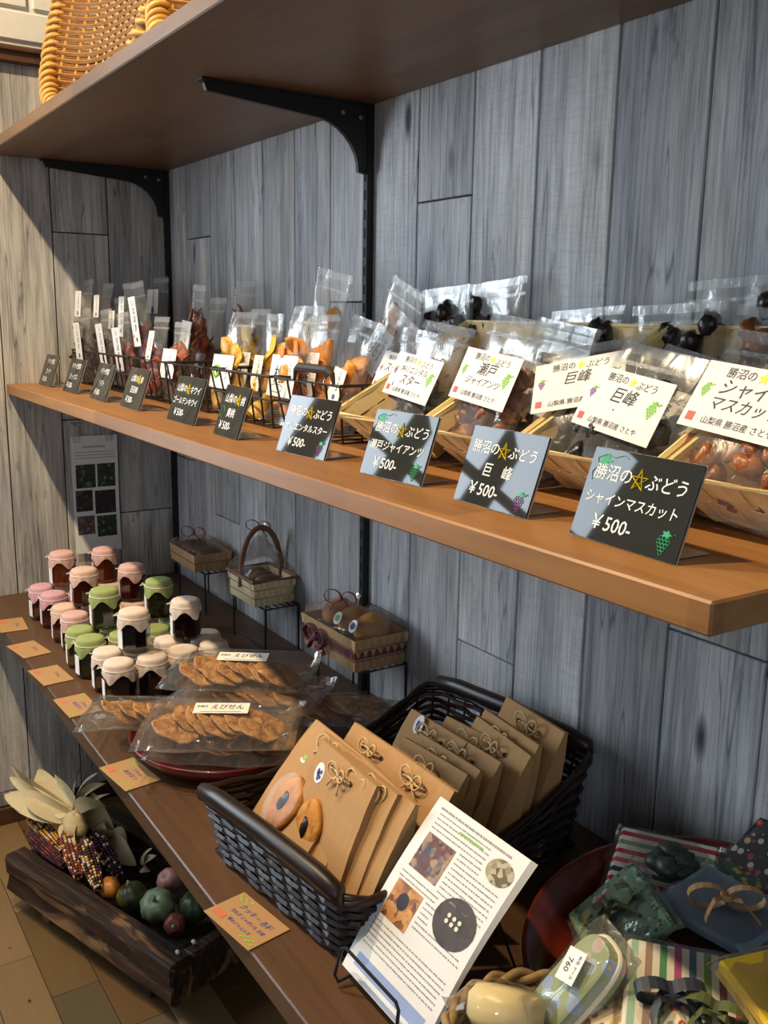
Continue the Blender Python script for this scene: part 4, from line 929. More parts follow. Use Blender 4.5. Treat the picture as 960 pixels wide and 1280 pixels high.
# ================================================================== FLYERS ON A WIRE EASEL
FW, FH, FT = .140, .196, D2R(38)
FB = onz(427.6, 1205.4, ZC+.014)
fly = thing('flyer_stack', 'stack of white printed flyers leaning on the black wire easel', 'flyers', Matrix.Translation(FB) @ RZ(D2R(0)) @ RXm(-FT))
def sheet(off, k):
    m = MB(); f = lambda u, v: (u*FW+k*.0012*v, off-.006*math.sin(PI*v)*1.0+.004*(u**2)*v, v*FH)
    m.grid(f, 8, 10); m.grid(lambda u, v: tuple(a+b for a, b in zip(f(u, v), (0, .0003, 0))), 8, 10); return m
for k in range(6): ob('sheet', sheet(.0008*k, k), M_PAPER, fly)
def on_sheet(u, v, e=-.0004): return (u*FW, e-.006*math.sin(PI*v)+.004*(u**2)*v, v*FH)
def m_print(name, cols, scale):
    t = NT(name); v = t.voro(t.coord(kind='Object'), scale, 'Color'); n = t.noise(t.coord(), scale*.7, 4); sep = t.node('ShaderNodeSeparateColor'); t.l.new(v, sep.inputs[0])
    k = t.math('ADD', t.math('MULTIPLY', sep.outputs[0], .6), t.math('MULTIPLY', n, .4)); return t.fin(t.ramp(k, [(i/(len(cols)-1)*.7+.15, c) for i, c in enumerate(cols)]), .6)
P_SHOP = m_print('shop_photo_print', [srgb(40, 30, 32), srgb(110, 60, 44), srgb(60, 66, 84), srgb(170, 140, 110), srgb(90, 40, 36)], 130); P_BIS = m_print('biscuit_photo_print', [srgb(90, 48, 22), srgb(176, 112, 54), srgb(212, 160, 96)], 160)
P_PAN = m_print('pan_photo_print', [srgb(50, 44, 42), srgb(74, 64, 60), srgb(60, 52, 50)], 90); P_OLV = m_print('house_photo_print', [srgb(74, 62, 30), srgb(120, 104, 60), srgb(196, 186, 160)], 150)
P_LEAF = m_print('orchard_photo_print', [srgb(20, 30, 18), srgb(52, 72, 36), srgb(30, 40, 28), srgb(120, 130, 110)], 140); P_DARK = m_print('dark_photo_print', [srgb(22, 18, 18), srgb(52, 40, 34), srgb(30, 30, 34), srgb(96, 84, 70)], 110); P_HAND = m_print('hands_photo_print', [srgb(44, 26, 22), srgb(150, 90, 70), srgb(60, 70, 100), srgb(170, 140, 120)], 130)
def patch(name, mat, parent, us, vs, ell=False, e=-.0005):
    m = MB()
    if ell: m.add([on_sheet(us[0]+(us[1]-us[0])*(.5+.5*math.cos(2*PI*k/20)), vs[0]+(vs[1]-vs[0])*(.5+.5*math.sin(2*PI*k/20)), e) for k in range(20)], [tuple(range(20))])
    else: m.grid(lambda u, v: on_sheet(us[0]+(us[1]-us[0])*u, vs[0]+(vs[1]-vs[0])*v, e), 4, 4)
    return ob(name, m, mat, parent)
patch('photo', P_SHOP, fly, (.11, .43), (.62, .82)); patch('photo', P_OLV, fly, (.72, .97), (.80, .93), True); patch('photo', P_BIS, fly, (.10, .40), (.34, .54)); q = patch('photo', P_PAN, fly, (.55, .95), (.42, .66), True)
patch('jam_spot', M_INK, fly, (.19, .31), (.41, .50), True, -.0007)
m = MB()
for i in range(6): m.add([on_sheet(.68+.055*(i % 3)+.006*math.cos(k*PI/4)*3, .53+.03*(i//3)+.004*math.sin(k*PI/4)*3, -.0008) for k in range(8)], [tuple(range(8))])
tag(ob('biscuit_spots', m, M_CREAM, q), kind='stuff')
m = MB(); fr = random.Random(4)
def textline(m, u0, u1, v, h=.0075):
    u = u0
    while u < u1:
        w_ = fr.uniform(.008, .022); m.add([on_sheet(u, v), on_sheet(u+w_, v), on_sheet(u+w_, v+h), on_sheet(u, v+h)], [(0, 1, 2, 3)]); u += w_+fr.uniform(.003, .014)
for i in range(22):
    v = .95-.0265*i
    if i == 0: textline(m, .08, .86, v, .012); continue
    if v > .84: textline(m, .10, .68, v)
    elif v > .60: textline(m, .47, .94 if v < .78 else .70, v)
    elif v > .55: textline(m, .08, .50, v)
    elif v > .30: textline(m, .44, .54, v) if v > .42 else textline(m, .44, .94, v)
for i in range(6): textline(m, .08, .92, .30-.026*i)
tag(ob('print_lines', m, plain('grey_print', (.34, .33, .31), .7), fly), kind='stuff')
patch('headline', M_LGRN, fly, (.36, .62), (.905, .913), e=-.0006); patch('blue_block', plain('pale_blue_print', srgb(150, 170, 214), .7), fly, (.10, .92), (.05, .12), e=-.0003)
ez = thing('wire_easel', 'black wire easel holding the white flyers', 'easel', Matrix.Translation(Vector((FB.x, FB.y, ZC+.0006))))
lift = FB.z-ZC; b_ = .003
ob('front_lip', MB().tube([(.014, .012, .010), (.012, -.012, .006), (.012, -.016, .016), (.016, -.010, .046), (.022, -.009, .050), (.112, -.009, .050), (.118, -.010, .046), (.122, -.016, .016), (.122, -.012, .006), (.120, .012, .010)], .0019, 6), M_BLACK, ez)
ob('back_frame', MB().tube([(.014, .012, .010), (.014, .012+.14*math.sin(FT)+.008, .010+.14*math.cos(FT)), (.120, .012+.14*math.sin(FT)+.008, .010+.14*math.cos(FT)), (.120, .012, .010)], .0019, 6), M_BLACK, ez)
for x in (.03, .105): ob('leg', MB().tube([(x, .104, .115), (x, .150, .002), (x, .016, .003)], .0019, 6), M_BLACK, ez)

# ================================================================== RED TRAY OF FABRIC PACKETS
TC = Vector((1.800, -.163, ZC+.002)); TRot = RXm(D2R(11)) @ S(.95, .94, 1)
tray = tag(ob('lacquer_tray', MB().lathe([(0, .006), (.11, .006), (.145, .022), (.163, .052), (.168, .054), (.170, .050), (.152, .018), (.116, 0), (0, 0)], 56, cap=False), M_LAC2, None, Matrix.Translation(TC+Vector((0, 0, .026))) @ TRot, True), 'large round brown-red lacquer tray of wrapped fabric packets', 'tray')
def m_stripe(name, cols, scale, rot=0):
    t = NT(name); v = t.coord((1, 1, 1), rot=(0, 0, rot)); sx = t.node('ShaderNodeSeparateXYZ'); t.l.new(v, sx.inputs[0]); f = t.math('FRACT', t.math('MULTIPLY', sx.outputs[0], scale)); n = len(cols)
    st = []
    for i, c in enumerate(cols): st.append((i/n, c))
    return t.fin(t.ramp(f, st, 'CONSTANT'), .8)
W_ = srgb(216, 208, 190)
M_S1 = m_stripe('striped_cloth', [W_, srgb(40, 50, 48), W_, srgb(176, 40, 50), W_, srgb(120, 150, 110), W_, srgb(176, 40, 50), W_, srgb(196, 70, 100)], 13, PI/2); M_S2 = m_stripe('candy_striped_cloth', [W_, srgb(110, 140, 50), W_, srgb(120, 50, 44), W_, srgb(200, 60, 70), W_, srgb(150, 180, 150), W_, srgb(150, 120, 100), W_, srgb(60, 130, 70), W_, srgb(170, 50, 110), W_, srgb(40, 90, 110)], 10)
def m_floral(name, base, cols, scale=60):
    t = NT(name); v = t.node('ShaderNodeTexVoronoi'); t.l.new(t.coord(), v.inputs['Vector']); v.inputs['Scale'].default_value = scale; sep = t.node('ShaderNodeSeparateColor'); t.l.new(v.outputs['Color'], sep.inputs[0])
    c = t.ramp(sep.outputs[0], [(i/len(cols), k) for i, k in enumerate(cols)], 'CONSTANT'); m_ = t.ramp(v.outputs['Distance'], [(.36, (1, 1, 1)), (.42, (0, 0, 0))]); col = t.mix(m_, base, c); ctr = t.ramp(v.outputs['Distance'], [(.1, (1, 1, 1)), (.14, (0, 0, 0))]); col = t.mix(ctr, col, srgb(220, 180, 60)); return t.fin(col, .75)
M_FGRN = m_floral('green_floral_cloth', srgb(104, 130, 104), [srgb(40, 60, 50), srgb(150, 160, 120), srgb(60, 84, 70)], 150); M_FWHT = m_floral('red_floral_cloth', srgb(226, 214, 180), [srgb(190, 44, 40), srgb(206, 160, 50), srgb(120, 150, 160), srgb(190, 44, 40)], 95)
M_FBLU = m_floral('blue_flower_print', srgb(150, 160, 120), [srgb(150, 170, 200), srgb(176, 190, 206), srgb(190, 170, 160)], 52); M_BLUE = plain('slate_blue_cloth', srgb(92, 112, 126), .8, .15, 90); M_YELC = plain('yellow_cloth', srgb(222, 176, 24), .8, .08, 60)
M_DOTS = m_floral('green_dotted_cloth', srgb(50, 90, 56), [srgb(206, 180, 60)], 110); M_MAG = m_floral('magenta_cloth', srgb(170, 36, 90), [srgb(120, 30, 90)], 80); M_BLK = m_floral('black_lace_cloth', srgb(24, 22, 26), [srgb(200, 190, 170), srgb(170, 60, 60), srgb(24, 22, 26), srgb(200, 170, 90)], 100)
def packet(P, rx, ry, rz, W, D, mat, label, th=.012, film=True):
    t_ = thing('fabric_packet', label, 'packet', Matrix.Translation(Vector(P)) @ RZ(D2R(rz)) @ RXm(D2R(rx)) @ RY(D2R(ry)), 'wrapped fabric packets in the red tray')
    m = MB(); m.cbox((0, 0, 0), (W, D, th), .003); ob('folded_cloth', m, mat, t_)
    if film: ob('film', film_pillow(W*1.12, D*1.14, th*1.9, len(label)), M_CELLO, t_, smooth=True)
    return t_
def ribbon(parent, M, r, mat, wd=.009, name='ribbon'):
    m = MB()
    def strip(pts, w_):
        vs = []
        for i, p in enumerate(pts): vs += [(p[0], p[1]-w_/2, p[2]), (p[0], p[1]+w_/2, p[2])]
        m.add(vs, [(2*i, 2*i+1, 2*i+3, 2*i+2) for i in range(len(pts)-1)])
    for s in (-1, 1):
        strip([(s*r*(.5-.5*math.cos(q)), .2*r*math.sin(q)*0, r*.33*math.sin(q)*1+.006) for q in [k*2*PI/14 for k in range(15)]], wd)
        strip([(0, 0, .006), (s*r*.35, -.3*r, .010), (s*r*.6, -.7*r, .004), (s*r*.7, -.95*r, .003)], wd)
    m.cbox((0, 0, .006), (wd*1.1, wd*1.2, wd*.7), .001); o = ob(name, m, mat, parent, M); return o
def plc(q, z): return onz(*q, ZC+z)
M_DRIB = plain('dark_green_ribbon', srgb(46, 54, 46), .5); M_TANR = plain('tan_grosgrain_ribbon', srgb(186, 142, 88), .6); M_OLR = plain('olive_ribbon', srgb(84, 90, 50), .5); M_NAVR = plain('navy_ribbon', srgb(44, 46, 56), .5)
p = packet((1.7245, -.1245, ZC+.092), 8, 0, 33, .105, .125, M_S1, 'red green and white striped packet with a dark rosette at the tray back')
ros = MB()
for k in range(7): ros.blob((.016*math.cos(k*.9), .014*math.sin(k*.9), .014+.003*(k % 3)), (.014, .012, .009), k, .5)
ob('rosette', ros, M_DRIB, p, T(.01, .005, 0), True); ob('red_bead', MB().blob((0, 0, 0), (.010, .009, .008), 2, .2), M_RIB, p, T(.03, -.03, .014), True)
p = packet((1.765, -.070, ZC+.092), 10, 0, -10, .07, .05, M_DOTS, 'green packet with yellow dots, half under the others'); ob('hem', MB().box((0, -.03, 0), (.07, .02, .012)), M_MAG, p)
packet(plc((955, 1085), .105), 38, 0, -10, .085, .10, M_BLK, 'black patterned packet standing at the right picture edge')
p = packet((1.813, -.134, ZC+.106), 3, 0, 5, .108, .092, M_BLUE, 'slate blue packet with a tan ribbon bow'); ribbon(p, T(.0, -.004, .012) @ RZ(.75), .036, M_TANR, .0085)
packet((1.818, -.150, ZC+.086), 3, 0, 0, .105, .085, M_LAC2, 'brown packet just under the slate blue one')
p = packet((1.745, -.208, ZC+.082), 42, 0, -27, .105, .090, M_FGRN, 'green floral packet with olive ribbon ends, leaning at the left'); ribbon(p, T(-.006, .0, .012) @ RZ(1.6), .030, M_OLR, .010)
p = packet((1.872, -.252, ZC+.098), 12, 0, 40, .12, .10, M_S2, 'candy striped packet with navy and olive ribbons at the tray front'); ribbon(p, T(-.022, -.012, .012) @ RZ(.2), .03, M_NAVR, .013); ribbon(p, T(.014, -.02, .012) @ RZ(-.2), .026, M_OLR, .011)
p = packet((1.940, -.196, ZC+.128), 8, 0, -24, .105, .11, M_YELC, 'plain yellow packet with a grey-green ribbon ring'); ob('ribbon_ring', MB().tube([(.017*math.cos(2*PI*k/16), .017*math.sin(2*PI*k/16), .013) for k in range(16)], .006, 6, True, flat=.5), M_OLR, p, T(.0, -.012, 0))

# ================================================================== SEAGRASS BASKET, bottom edge
M_SEA = plain('seagrass_rope', srgb(150, 122, 78), .8, .3, 200)
sb_ = thing('seagrass_basket', 'small coiled seagrass basket of wrapped gifts at the bottom picture edge', 'basket', T(1.828, -.372, ZC+.0006) @ RZ(.2) @ S(.88, .86, 1))
m = MB()
for j in range(7):
    z_ = .005+.009*j; R_ = .082+.0035*j; N = 72
    m.tube([((R_+.0014*math.sin(i*1.3+j*2))*math.cos(2*PI*i/N)*1.0, (R_+.0014*math.sin(i*1.3+j*2))*math.sin(2*PI*i/N)*.92, z_+.0012*math.cos(i*2.1+j)) for i in range(N)], .0052, 6, True)
tag(ob('coils', m, M_SEA, sb_, None, True), kind='stuff')
m = MB()
for k in range(2): m.tube([((.108+.004*math.cos(i*.55+k*PI))*math.cos(2*PI*i/120), .92*(.108+.004*math.cos(i*.55+k*PI))*math.sin(2*PI*i/120), .071+.004*math.sin(i*.55+k*PI)) for i in range(120)], .0042, 6, True)
ob('rim', m, M_SEA, sb_, None, True); ob('base', MB().lathe([(0, .002), (.084, .002), (.084, .005), (0, .005)], 32, cap=False), M_SEA, sb_)
M_WAX = plain('cream_wax', srgb(226, 206, 150), .35, .06, 20)
so = thing('round_soap', 'round cream soap wrapped in clear film in the seagrass basket', 'soap', Matrix.Translation(plc((632, 1262), .075)) @ RZ(.3) @ RXm(-.5) @ RY(-.2), 'gifts in the seagrass basket')
ob('soap', MB().lathe([(0, -.016), (.028, -.016), (.034, -.008), (.034, .008), (.028, .016), (0, .018)], 32, cap=False), M_WAX, so, None, True); ob('film', film_pillow(.084, .084, .044, 3), M_CELLO, so, smooth=True)
ca = thing('floral_case', 'blue flower print case with zip and a white price tag, in clear film', 'case', Matrix.Translation(plc((718, 1238), .085)) @ RZ(D2R(-20)) @ RXm(D2R(48)) @ RY(D2R(0)), 'gifts in the seagrass basket')
m = MB(); pts = [(.026*math.copysign(abs(math.cos(q))**.6, math.cos(q)), .052*math.copysign(abs(math.sin(q))**.6, math.sin(q))) for q in [2*PI*k/28 for k in range(28)]]
m.add([(x, y, -.010) for x, y in pts]+[(x*1.04, y*1.02, 0) for x, y in pts]+[(x*.94, y*.97, .011) for x, y in pts], [tuple(range(27, -1, -1)), tuple(range(56, 84))]+[(k*28+i, k*28+(i+1) % 28, (k+1)*28+(i+1) % 28, (k+1)*28+i) for k in range(2) for i in range(28)])
ob('case_body', m, M_FBLU, ca, None, False); ob('zip', MB().tube([(x*1.06, y*1.03, 0) for x, y in pts], .0022, 6, True), M_CREAM, ca); ob('film', film_pillow(.068, .128, .036, 9), M_CELLO, ca, smooth=True)
tg = ob('price_tag', MB().box((0, 0, 0), (.024, .0006, .030)), M_PAPER, ca, T(.0, .016, .0205) @ RXm(-PI/2) @ RY(-.35)); text('760', .009, M_INK, tg, T(-.004, -.0006, 0) @ RY(PI/2)); text('布花 ケース', .0042, M_INK, tg, T(.006, -.0006, 0) @ RY(PI/2))
packet(plc((790, 1272), .085), 20, 0, -25, .072, .075, M_FWHT, 'cream packet with small red flowers beside the floral case')

# ================================================================== POSTER ON THE LEFT WALL
PY0, PY1, PZ0, PZ1 = -.267, -.154, ZB-.418, ZB-.128
po = thing('poster', 'white sheet with six photographs clipped under the middle shelf on the left wall', 'poster', T(.020, 0, 0))
def pos(u, v, e=0): return (e+.012*max(0, (.45-v))**1.5*2-.006+.006*v, PY0+(PY1-PY0)*u, PZ0+(PZ1-PZ0)*v)
ob('sheet', MB().grid(lambda u, v: pos(u, v), 6, 12), M_PAPER, po)
for us, vs, mt in (((.08, .50), (.56, .76), P_LEAF), ((.54, .93), (.56, .76), P_LEAF), ((.06, .42), (.36, .54), P_DARK), ((.47, .92), (.33, .53), P_DARK), ((.07, .44), (.16, .32), P_HAND), ((.49, .92), (.13, .31), P_LEAF)):
    ob('photo', MB().grid(lambda u, v: pos(us[0]+(us[1]-us[0])*u, vs[0]+(vs[1]-vs[0])*v, .0006), 3, 3), mt, po)
m = MB()
for i, v in enumerate((.90, .86, .835, .81)):
    u = .25 if i == 0 else .08
    while u < (.72 if i == 0 else .93):
        w_ = fr.uniform(.02, .06); h_ = .014 if i == 0 else .007; m.add([pos(u, v, .0006), pos(u+w_, v, .0006), pos(u+w_, v+h_, .0006), pos(u, v+h_, .0006)], [(0, 1, 2, 3)]); u += w_+.015
tag(ob('print_lines', m, plain('grey_print', (.34, .33, .31), .7), po), kind='stuff')
M_ACRC = m_film('clear_plastic', .12, (.93, .95, .96), .9, .05, 30)
for y_ in (PY0+.012, PY1-.022): tag(ob('clip', MB().cbox((.022, y_, PZ1+.008), (.012, .014, .046), .002).cbox((.020, y_, PZ1+.030), (.03, .020, .006), .002), M_ACRC), 'clear plastic clip holding the poster, %s one' % ('nearer the camera' if y_ < -.2 else 'nearer the corner'), 'clip', 'clips of the poster')

# ================================================================== RATTAN TRAYS ON THE TOP SHELF
M_RAT = plain('golden_rattan', srgb(196, 150, 72), .5, .3, 90); M_RATD = plain('rattan_weave', srgb(150, 106, 54), .55, .35, 120)
def rattan(x, y, W, H, rz, lean, label, dep=.085):
    t_ = thing('rattan_tray', label, 'rattan tray', T(x, y, ZA+.0235) @ RZ(D2R(rz)) @ RXm(-D2R(lean)), 'rattan trays on the top shelf')
    def rr(k, n, e=0, p=3):
        q = 2*PI*k/n; c, s = math.cos(q), math.sin(q); f_ = (abs(c)**p+abs(s)**p)**(-1/p); return (c*f_*(W/2-e), s*f_*(H/2-e)+H/2)
    n = 96; RR = .0155
    ob('rim_core', MB().tube([(rr(k, n)[0], 0, rr(k, n)[1]+RR) for k in range(n)], RR*.92, 10, True), M_RATD, t_, None, True)
    m = MB(); N = n*9
    for st in range(2): m.tube([((lambda a, b, w_: (a+math.cos(w_)*RR*(a/(W/2))*.9, math.sin(w_)*RR, b+RR+math.cos(w_)*RR*((b-H/2)/(H/2))*.9))(*rr(k/9, n), k*2*PI/9*.42+st*PI)) for k in range(N)], .0052, 4, True)
    tag(ob('wrapping', m, M_RAT, t_, None, True), kind='stuff')
    m = MB()                        # woven bowl: ribs and weavers
    def surf(u, v):
        a, b = (u-.5)*2, (v-.5)*2; e = max(abs(a), abs(b)); d = dep*(1-e**5); return Vector((a*(W/2-.012), d, H/2+RR+b*(H/2-.012)))
    nr, nw = 16, int(H/.0075)
    for j in range(nw):
        v = (j+.5)/nw; b = (v-.5)*2; lim = (1-abs(b)**4)**.25 if abs(b) < 1 else 0; pts = []
        for i in range(nr*2+1):
            u = .5+(i/(nr*2)-.5)*lim*.99; p_ = surf(u, v); p_.y += .0028*(1 if (i//1+j) % 2 else -1)*(i % 2 == 0 or -1); pts.append(p_)
        m.tube(pts, .0042, 4)
    tag(ob('weave', m, M_RATD, t_), kind='stuff')
    for i in range(nr+1):
        u = (i+.5)/(nr+1); a = (u-.5)*2; lim = (1-abs(a)**4)**.25; ob('rib', MB().tube([surf(u, .5+(k/12-.5)*lim*.99) for k in range(13)], .0032, 5), M_RAT, t_)
rattan(.475, -.335, .52, .40, 4, 14, 'golden rattan tray leaning at the left on the top shelf', .06)
rattan(1.035, -.335, .48, .36, 0, 16, 'golden rattan tray mostly out of the picture, right of the first', .06)
# ================================================================== CHARRED WOOD TROUGH ON THE FLOOR
def m_char():
    t = NT('charred_wood'); c = t.coord((4, 60, 60), rnd=3); g = t.noise(c, 1, 6, .65, .6); w2 = t.noise(t.coord((3, 14, 14), rnd=3), 1, 4, .6, 1)
    col = t.ramp(g, [(.3, srgb(24, 16, 12)), (.55, srgb(52, 36, 26)), (.75, srgb(86, 62, 44))]); col = t.mix(t.ramp(w2, [(.56, (0, 0, 0)), (.64, (.8, .8, .8))]), col, srgb(130, 98, 66)); t.bump(g, .9, .004); return t.fin(col, .5, spec=.35)
M_CHAR = m_char()
TA = D2R(18); TL_ = .546
tt = thing('charred_trough', 'dark charred timber trough on the floor holding corn and small pumpkins', 'trough', T(.3655, -.5405, 0) @ RZ(TA))
def beam(name, x0, x1, y0, y1, z0, z1, seed, groove=True):
    m = MB(); n = 26; prof = [(y0, z0+.012), (y0+.004, z0+.03), (y0+.0075, (z0+z1)/2-.004), (y0+.002, (z0+z1)/2+.004), (y0, z1-.008), (y0+.006, z1), (y1-.004, z1), (y1, z1-.006), (y1, z0+.006), (y1-.004, z0), (y0+.012, z0)]
    if not groove: prof = [(y0, z0), (y0, z1), (y1, z1), (y1, z0)]
    P = len(prof); vs = []
    for i in range(n+1):
        x = x0+(x1-x0)*i/n
        for j, (y, z_) in enumerate(prof):
            k = mnoise.noise(Vector((x*9+seed, j*1.7, seed)))*.0035; vs.append((x+(k*.8 if i in (0, n) else 0), y+k, z_+k*.7))
    fs = [(i*P+j, i*P+(j+1) % P, (i+1)*P+(j+1) % P, (i+1)*P+j) for i in range(n) for j in range(P)]+[tuple(range(P)), tuple(n*P+j for j in range(P-1, -1, -1))]
    return ob(name, m.add(vs, fs), M_CHAR, tt)
beam('front_beam', 0, TL_, 0, .050, .036, .125, 1); beam('back_beam', 0, TL_, .235, .275, .036, .125, 5)
ob('end_board', MB().cbox((TL_-.014, .142, .078), (.026, .185, .082), .003), M_CHAR, tt); ob('end_board', MB().cbox((.014, .142, .075), (.026, .185, .075), .003), M_CHAR, tt); ob('bottom_board', MB().cbox((TL_/2, .142, .046), (TL_-.06, .19, .012), .002), M_CHAR, tt)
for x in (.095, .435): ob('foot', MB().cbox((x, .14, .018), (.045, .235, .036), .003), M_CHAR, tt)
def fl_(q, z_): return onz(*q, z_)
# ---- squashes
def m_squash(name, a, b, stripe=None):
    t = NT(name); n = t.noise(t.coord(rnd=4), 60, 4); c = t.mix(n, a, b)
    if stripe: c = t.mix(t.ramp(t.noise(t.coord(rnd=4), 26, 2), [(.5, (0, 0, 0)), (.6, (1, 1, 1))]), c, stripe)
    t.bump(n, .3, .002); return t.fin(c, .45)
def squash(P, r, h, lobes, mat, label, name='mini_pumpkin', tilt=(0, 0), stem=True):
    t_ = thing(name, label, 'pumpkin', Matrix.Translation(P) @ RXm(tilt[0]) @ RY(tilt[1]), 'pumpkins and squashes in the trough')
    prof = [(.02*r, -.78*h), (.45*r, -.95*h), (.85*r, -.6*h), (r, 0), (.9*r, .5*h), (.6*r, .86*h), (.28*r, .9*h), (.05*r, .74*h)]
    ob('flesh', MB().lathe(prof, 40, None, lambda q, j: 1-.05*abs(math.sin(q*lobes/2))**.5*0+.045*math.cos(lobes*q)), mat, t_, None, True)
    if stem: ob('stem', MB().tube([(0, 0, .72*h), (.001, 0, h*.95), (.004, .002, h*1.18)], [.005, .0035, .0042], 7), plain('dry_stem', srgb(150, 140, 100), .8), t_, None, True)
squash(fl_((197, 1132), 0.104), .0345, .031, 8, m_squash('sage_pumpkin_skin', srgb(122, 138, 100), srgb(148, 160, 120)), 'round pale green mini pumpkin with its stem towards us', tilt=(.45, .35))
squash(fl_((165, 1120), 0.105), .030, .027, 10, m_squash('dark_striped_skin', srgb(56, 62, 28), srgb(84, 82, 34), srgb(150, 110, 36)), 'dark green mini pumpkin with yellow stripes beside the pale green one', tilt=(.2, -.3))
squash(fl_((137, 1110), 0.110), .0215, .022, 6, m_squash('orange_skin', srgb(190, 116, 48), srgb(206, 140, 66)), 'small orange squash under the corn cobs', stem=False)
squash(fl_((212, 1101), 0.103), .026, .025, 7, m_squash('pink_skin', srgb(186, 122, 112), srgb(206, 150, 136)), 'pinkish squash behind the pale green mini pumpkin', tilt=(.5, .2), stem=False)
squash(fl_((219, 1156), 0.100), .0215, .021, 5, m_squash('red_brown_skin', srgb(96, 52, 40), srgb(150, 72, 56), srgb(190, 80, 66)), 'red-brown knobbly squash in front at the trough corner', tilt=(.8, .8))
squash(fl_((243, 1133), 0.102), .030, .029, 9, m_squash('deep_green_skin', srgb(48, 60, 36), srgb(66, 78, 46)), 'deep green squash under the shelf edge', stem=False)
# ---- corn
def m_vcol(name, rough=.35):
    t = NT(name); a = t.node('ShaderNodeVertexColor', layer_name='col'); return t.fin(a.outputs[0], rough, spec=.5)
M_KERN = m_vcol('corn_kernels'); M_HUSK = None
def m_husk():
    t = NT('dry_husk'); g = t.noise(t.coord((1, 1, 1), rnd=6), 150, 2); w_ = t.node('ShaderNodeTexNoise'); c = t.mix(g, srgb(196, 178, 136), srgb(224, 208, 170)); c = t.mix(t.math('MULTIPLY', t.rand(), .45), c, srgb(168, 140, 92)); return t.fin(c, .7, spec=.2)
M_HUSK = m_husk(); cr = random.Random(21)
def cob(A, B, r, pal, label):
    A, B = Vector(A), Vector(B); d = B-A; L = d.length; rot = d.to_track_quat('Z', 'Y').to_matrix().to_4x4()
    t_ = thing('corn_cob', label, 'corn cob', Matrix.Translation(A) @ rot, 'decorative corn cobs in the trough')
    m = MB(); m.c = []; rows = 12; nk = int(L/.0062)
    for j in range(nk):
        z_ = (j+.5)/nk; tr_ = (min(1, .5+z_*3) if z_ < .17 else 1)*(1-.55*max(0, z_-.55)**1.4/.33*.9)
        for i in range(rows):
            q = 2*PI*i/rows; R_ = r*tr_; c = pal[cr.randrange(len(pal))]; b = len(m.v)
            m.blob((R_*math.cos(q), R_*math.sin(q), z_*L), (R_*.27, R_*.27, .0034), i+j, 0, 1, 5, 3, None); m.c += [c]*(len(m.v)-b)
    tag(ob('kernels', m, M_KERN, t_, None, True), kind='stuff')
    ob('core', MB().tube([(0, 0, 0), (0, 0, L*.15), (0, 0, L*.6), (0, 0, L*.98)], [r*.7, r*.92, r*.88, r*.4], 10), plain('cob_core', srgb(70, 36, 30), .7), t_, None, True)
    return t_
DK, PU, RD, YL, WH = srgb(44, 22, 26), srgb(84, 34, 52), srgb(128, 54, 44), srgb(206, 158, 70), srgb(208, 190, 160)
cA = cob(fl_((36, 1017), 0.173), fl_((79, 1064), 0.143), .0145, [YL, YL, YL, RD, WH, DK], 'yellow and brown flecked corn cob at the far left')
cob(fl_((38, 1042), 0.153), fl_((80, 1082), 0.133), .0125, [PU, PU, RD, DK], 'slim purple corn cob lying lowest at the left')
cob(fl_((82, 1040), 0.183), fl_((98, 1096), 0.143), .0145, [RD, RD, PU, YL, WH], 'red corn cob with pale kernels below the husk knot')
cD = cob(fl_((104, 1050), 0.183), fl_((123, 1111), 0.128), .0150, [DK, DK, PU, WH, YL], 'dark brown corn cob hanging in the middle')
cob(fl_((116, 1042), 0.173), fl_((150, 1096), 0.113), .0150, [DK, DK, DK, PU, WH], 'dark purple corn cob at the right of the bunch')
def leaf(parent, A, B, w_, lift, seed, name='husk_leaf'):
    A, B = Vector(A), Vector(B); d = B-A; side = d.cross(Vector((.3, -.8, .5))).normalized(); nrm = side.cross(d).normalized(); m = MB(); n = 12; vs = []
    for i in range(n+1):
        s_ = i/n; c = A+d*s_+nrm*lift*math.sin(PI*s_*.9)+Vector((0, 0, -abs(lift)*.5*s_**3)); ww = 1.3*w_*(math.sin(PI*min(1, (.16+.84*s_)))**.7)*(1-.2*s_)
        tw = .7*math.sin(s_*2.5+seed)
        for k in range(-2, 3): vs.append(c+(side*math.cos(tw)+nrm*math.sin(tw))*ww*k/2+nrm*(.25*ww*(k*k/4)))
    m.add(vs, [(i*5+k, i*5+k+1, (i+1)*5+k+1, (i+1)*5+k) for i in range(n) for k in range(4)]); return ob(name, m, M_HUSK, parent, None, True)
hb = fl_((88, 1019), 0.200)
hk = thing('corn_husk_bunch', 'bunch of dry pale husks tied in a knot above the cobs', 'corn husk', Matrix.Translation(hb))
m = MB(); kc = fl_((94, 1034), 0.190)-hb
m.blob(kc, (.030, .026, .034), 4, .25, 2, 18, 12)
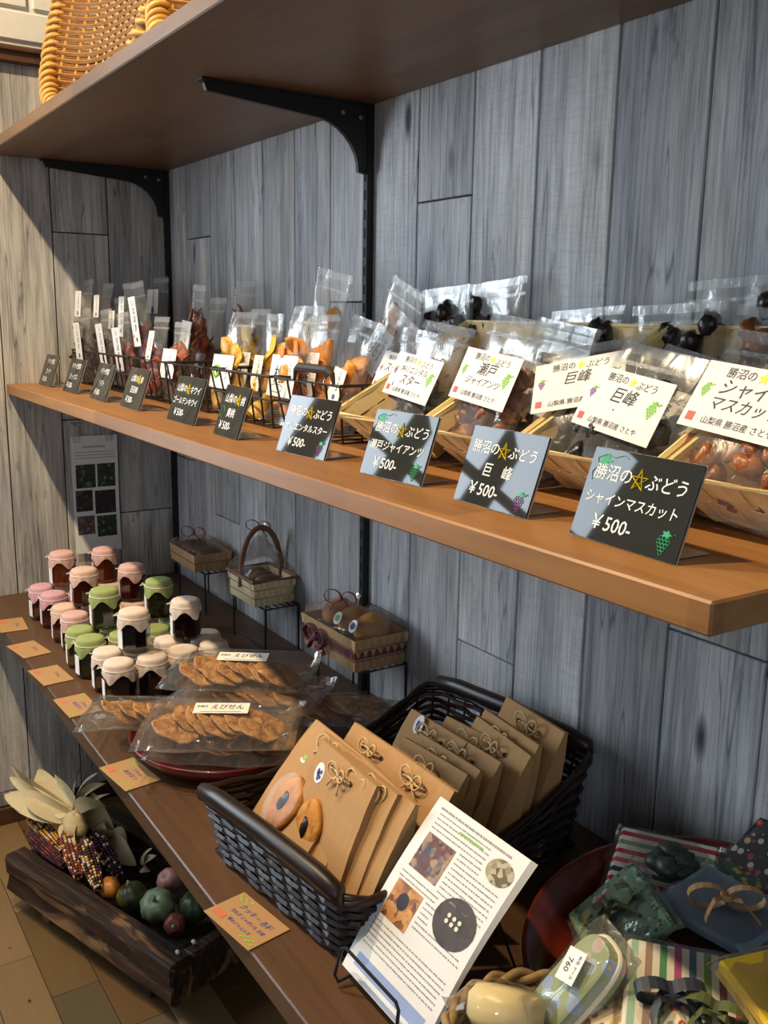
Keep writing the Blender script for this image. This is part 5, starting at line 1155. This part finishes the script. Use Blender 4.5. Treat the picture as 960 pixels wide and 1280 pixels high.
ob('knot', m, M_HUSK, hk, None, True); ob('tie', MB().tube([(.011*math.cos(q), .011*math.sin(q), .0) for q in [2*PI*k/14 for k in range(14)]], .0022, 5, True), M_TWINE, hk)
for i, (q, zt, w_, lf) in enumerate((((18, 950), .30, .018, .03), ((14, 966), .295, .015, .02), ((8, 987), .275, .022, .025), ((18, 1003), .262, .022, .015), ((50, 957), .315, .024, .02), ((70, 965), .32, .026, .01), ((108, 946), .33, .010, .01), ((124, 963), .325, .014, .015), ((133, 976), .31, .012, .02), ((134, 1002), .285, .014, .03), ((40, 975), .30, .03, .02), ((138, 990), .30, .006, .01))):
    leaf(hk, (0, 0, 0), fl_(q, zt-.062)-hb, w_, lf, i)
for i, q in enumerate(((86, 1056), (100, 1064), (112, 1050))): leaf(hk, kc*.6, fl_(q, .173)-hb, .016, .008, i+20)
hb2 = fl_((140, 1046), 0.138); hk2 = thing('corn_husk_bunch', 'browner husk bunch in shade behind the dark purple cob', 'corn husk', Matrix.Translation(hb2))
for i, (q, zt, w_) in enumerate((((118, 985), .28, .02), ((133, 1020), .25, .018), ((160, 1052), .19, .026), ((172, 1076), .16, .02), ((152, 1066), .17, .026), ((130, 1060), .2, .02))): leaf(hk2, (0, 0, 0), fl_(q, zt-.062)-hb2, w_, .02, i+3)
lb2 = fl_((180, 1083), 0.083); hk3 = thing('corn_husk_bunch', 'pale husk tuft sticking up beside the pink squash', 'corn husk', Matrix.Translation(lb2))
for i, (q, zt, w_) in enumerate((((192, 1057), .185, .013), ((197, 1066), .18, .009), ((190, 1086), .15, .010))): leaf(hk3, (0, 0, 0), fl_(q, zt-.062)-lb2, w_, .012, i)
for q, zz, lab in (((242, 1177), .192, 'white pebble on the end board of the trough'), ((222, 1190), .194, 'tiny white pebble on the trough front beam')):
    tag(ob('pebble', MB().blob((0, 0, 0), (.0055, .0042, .0036), 3, .3), plain('white_stone', (.6, .58, .54), .6), None, Matrix.Translation(fl_(q, zz-.066)), True), lab, 'pebble')
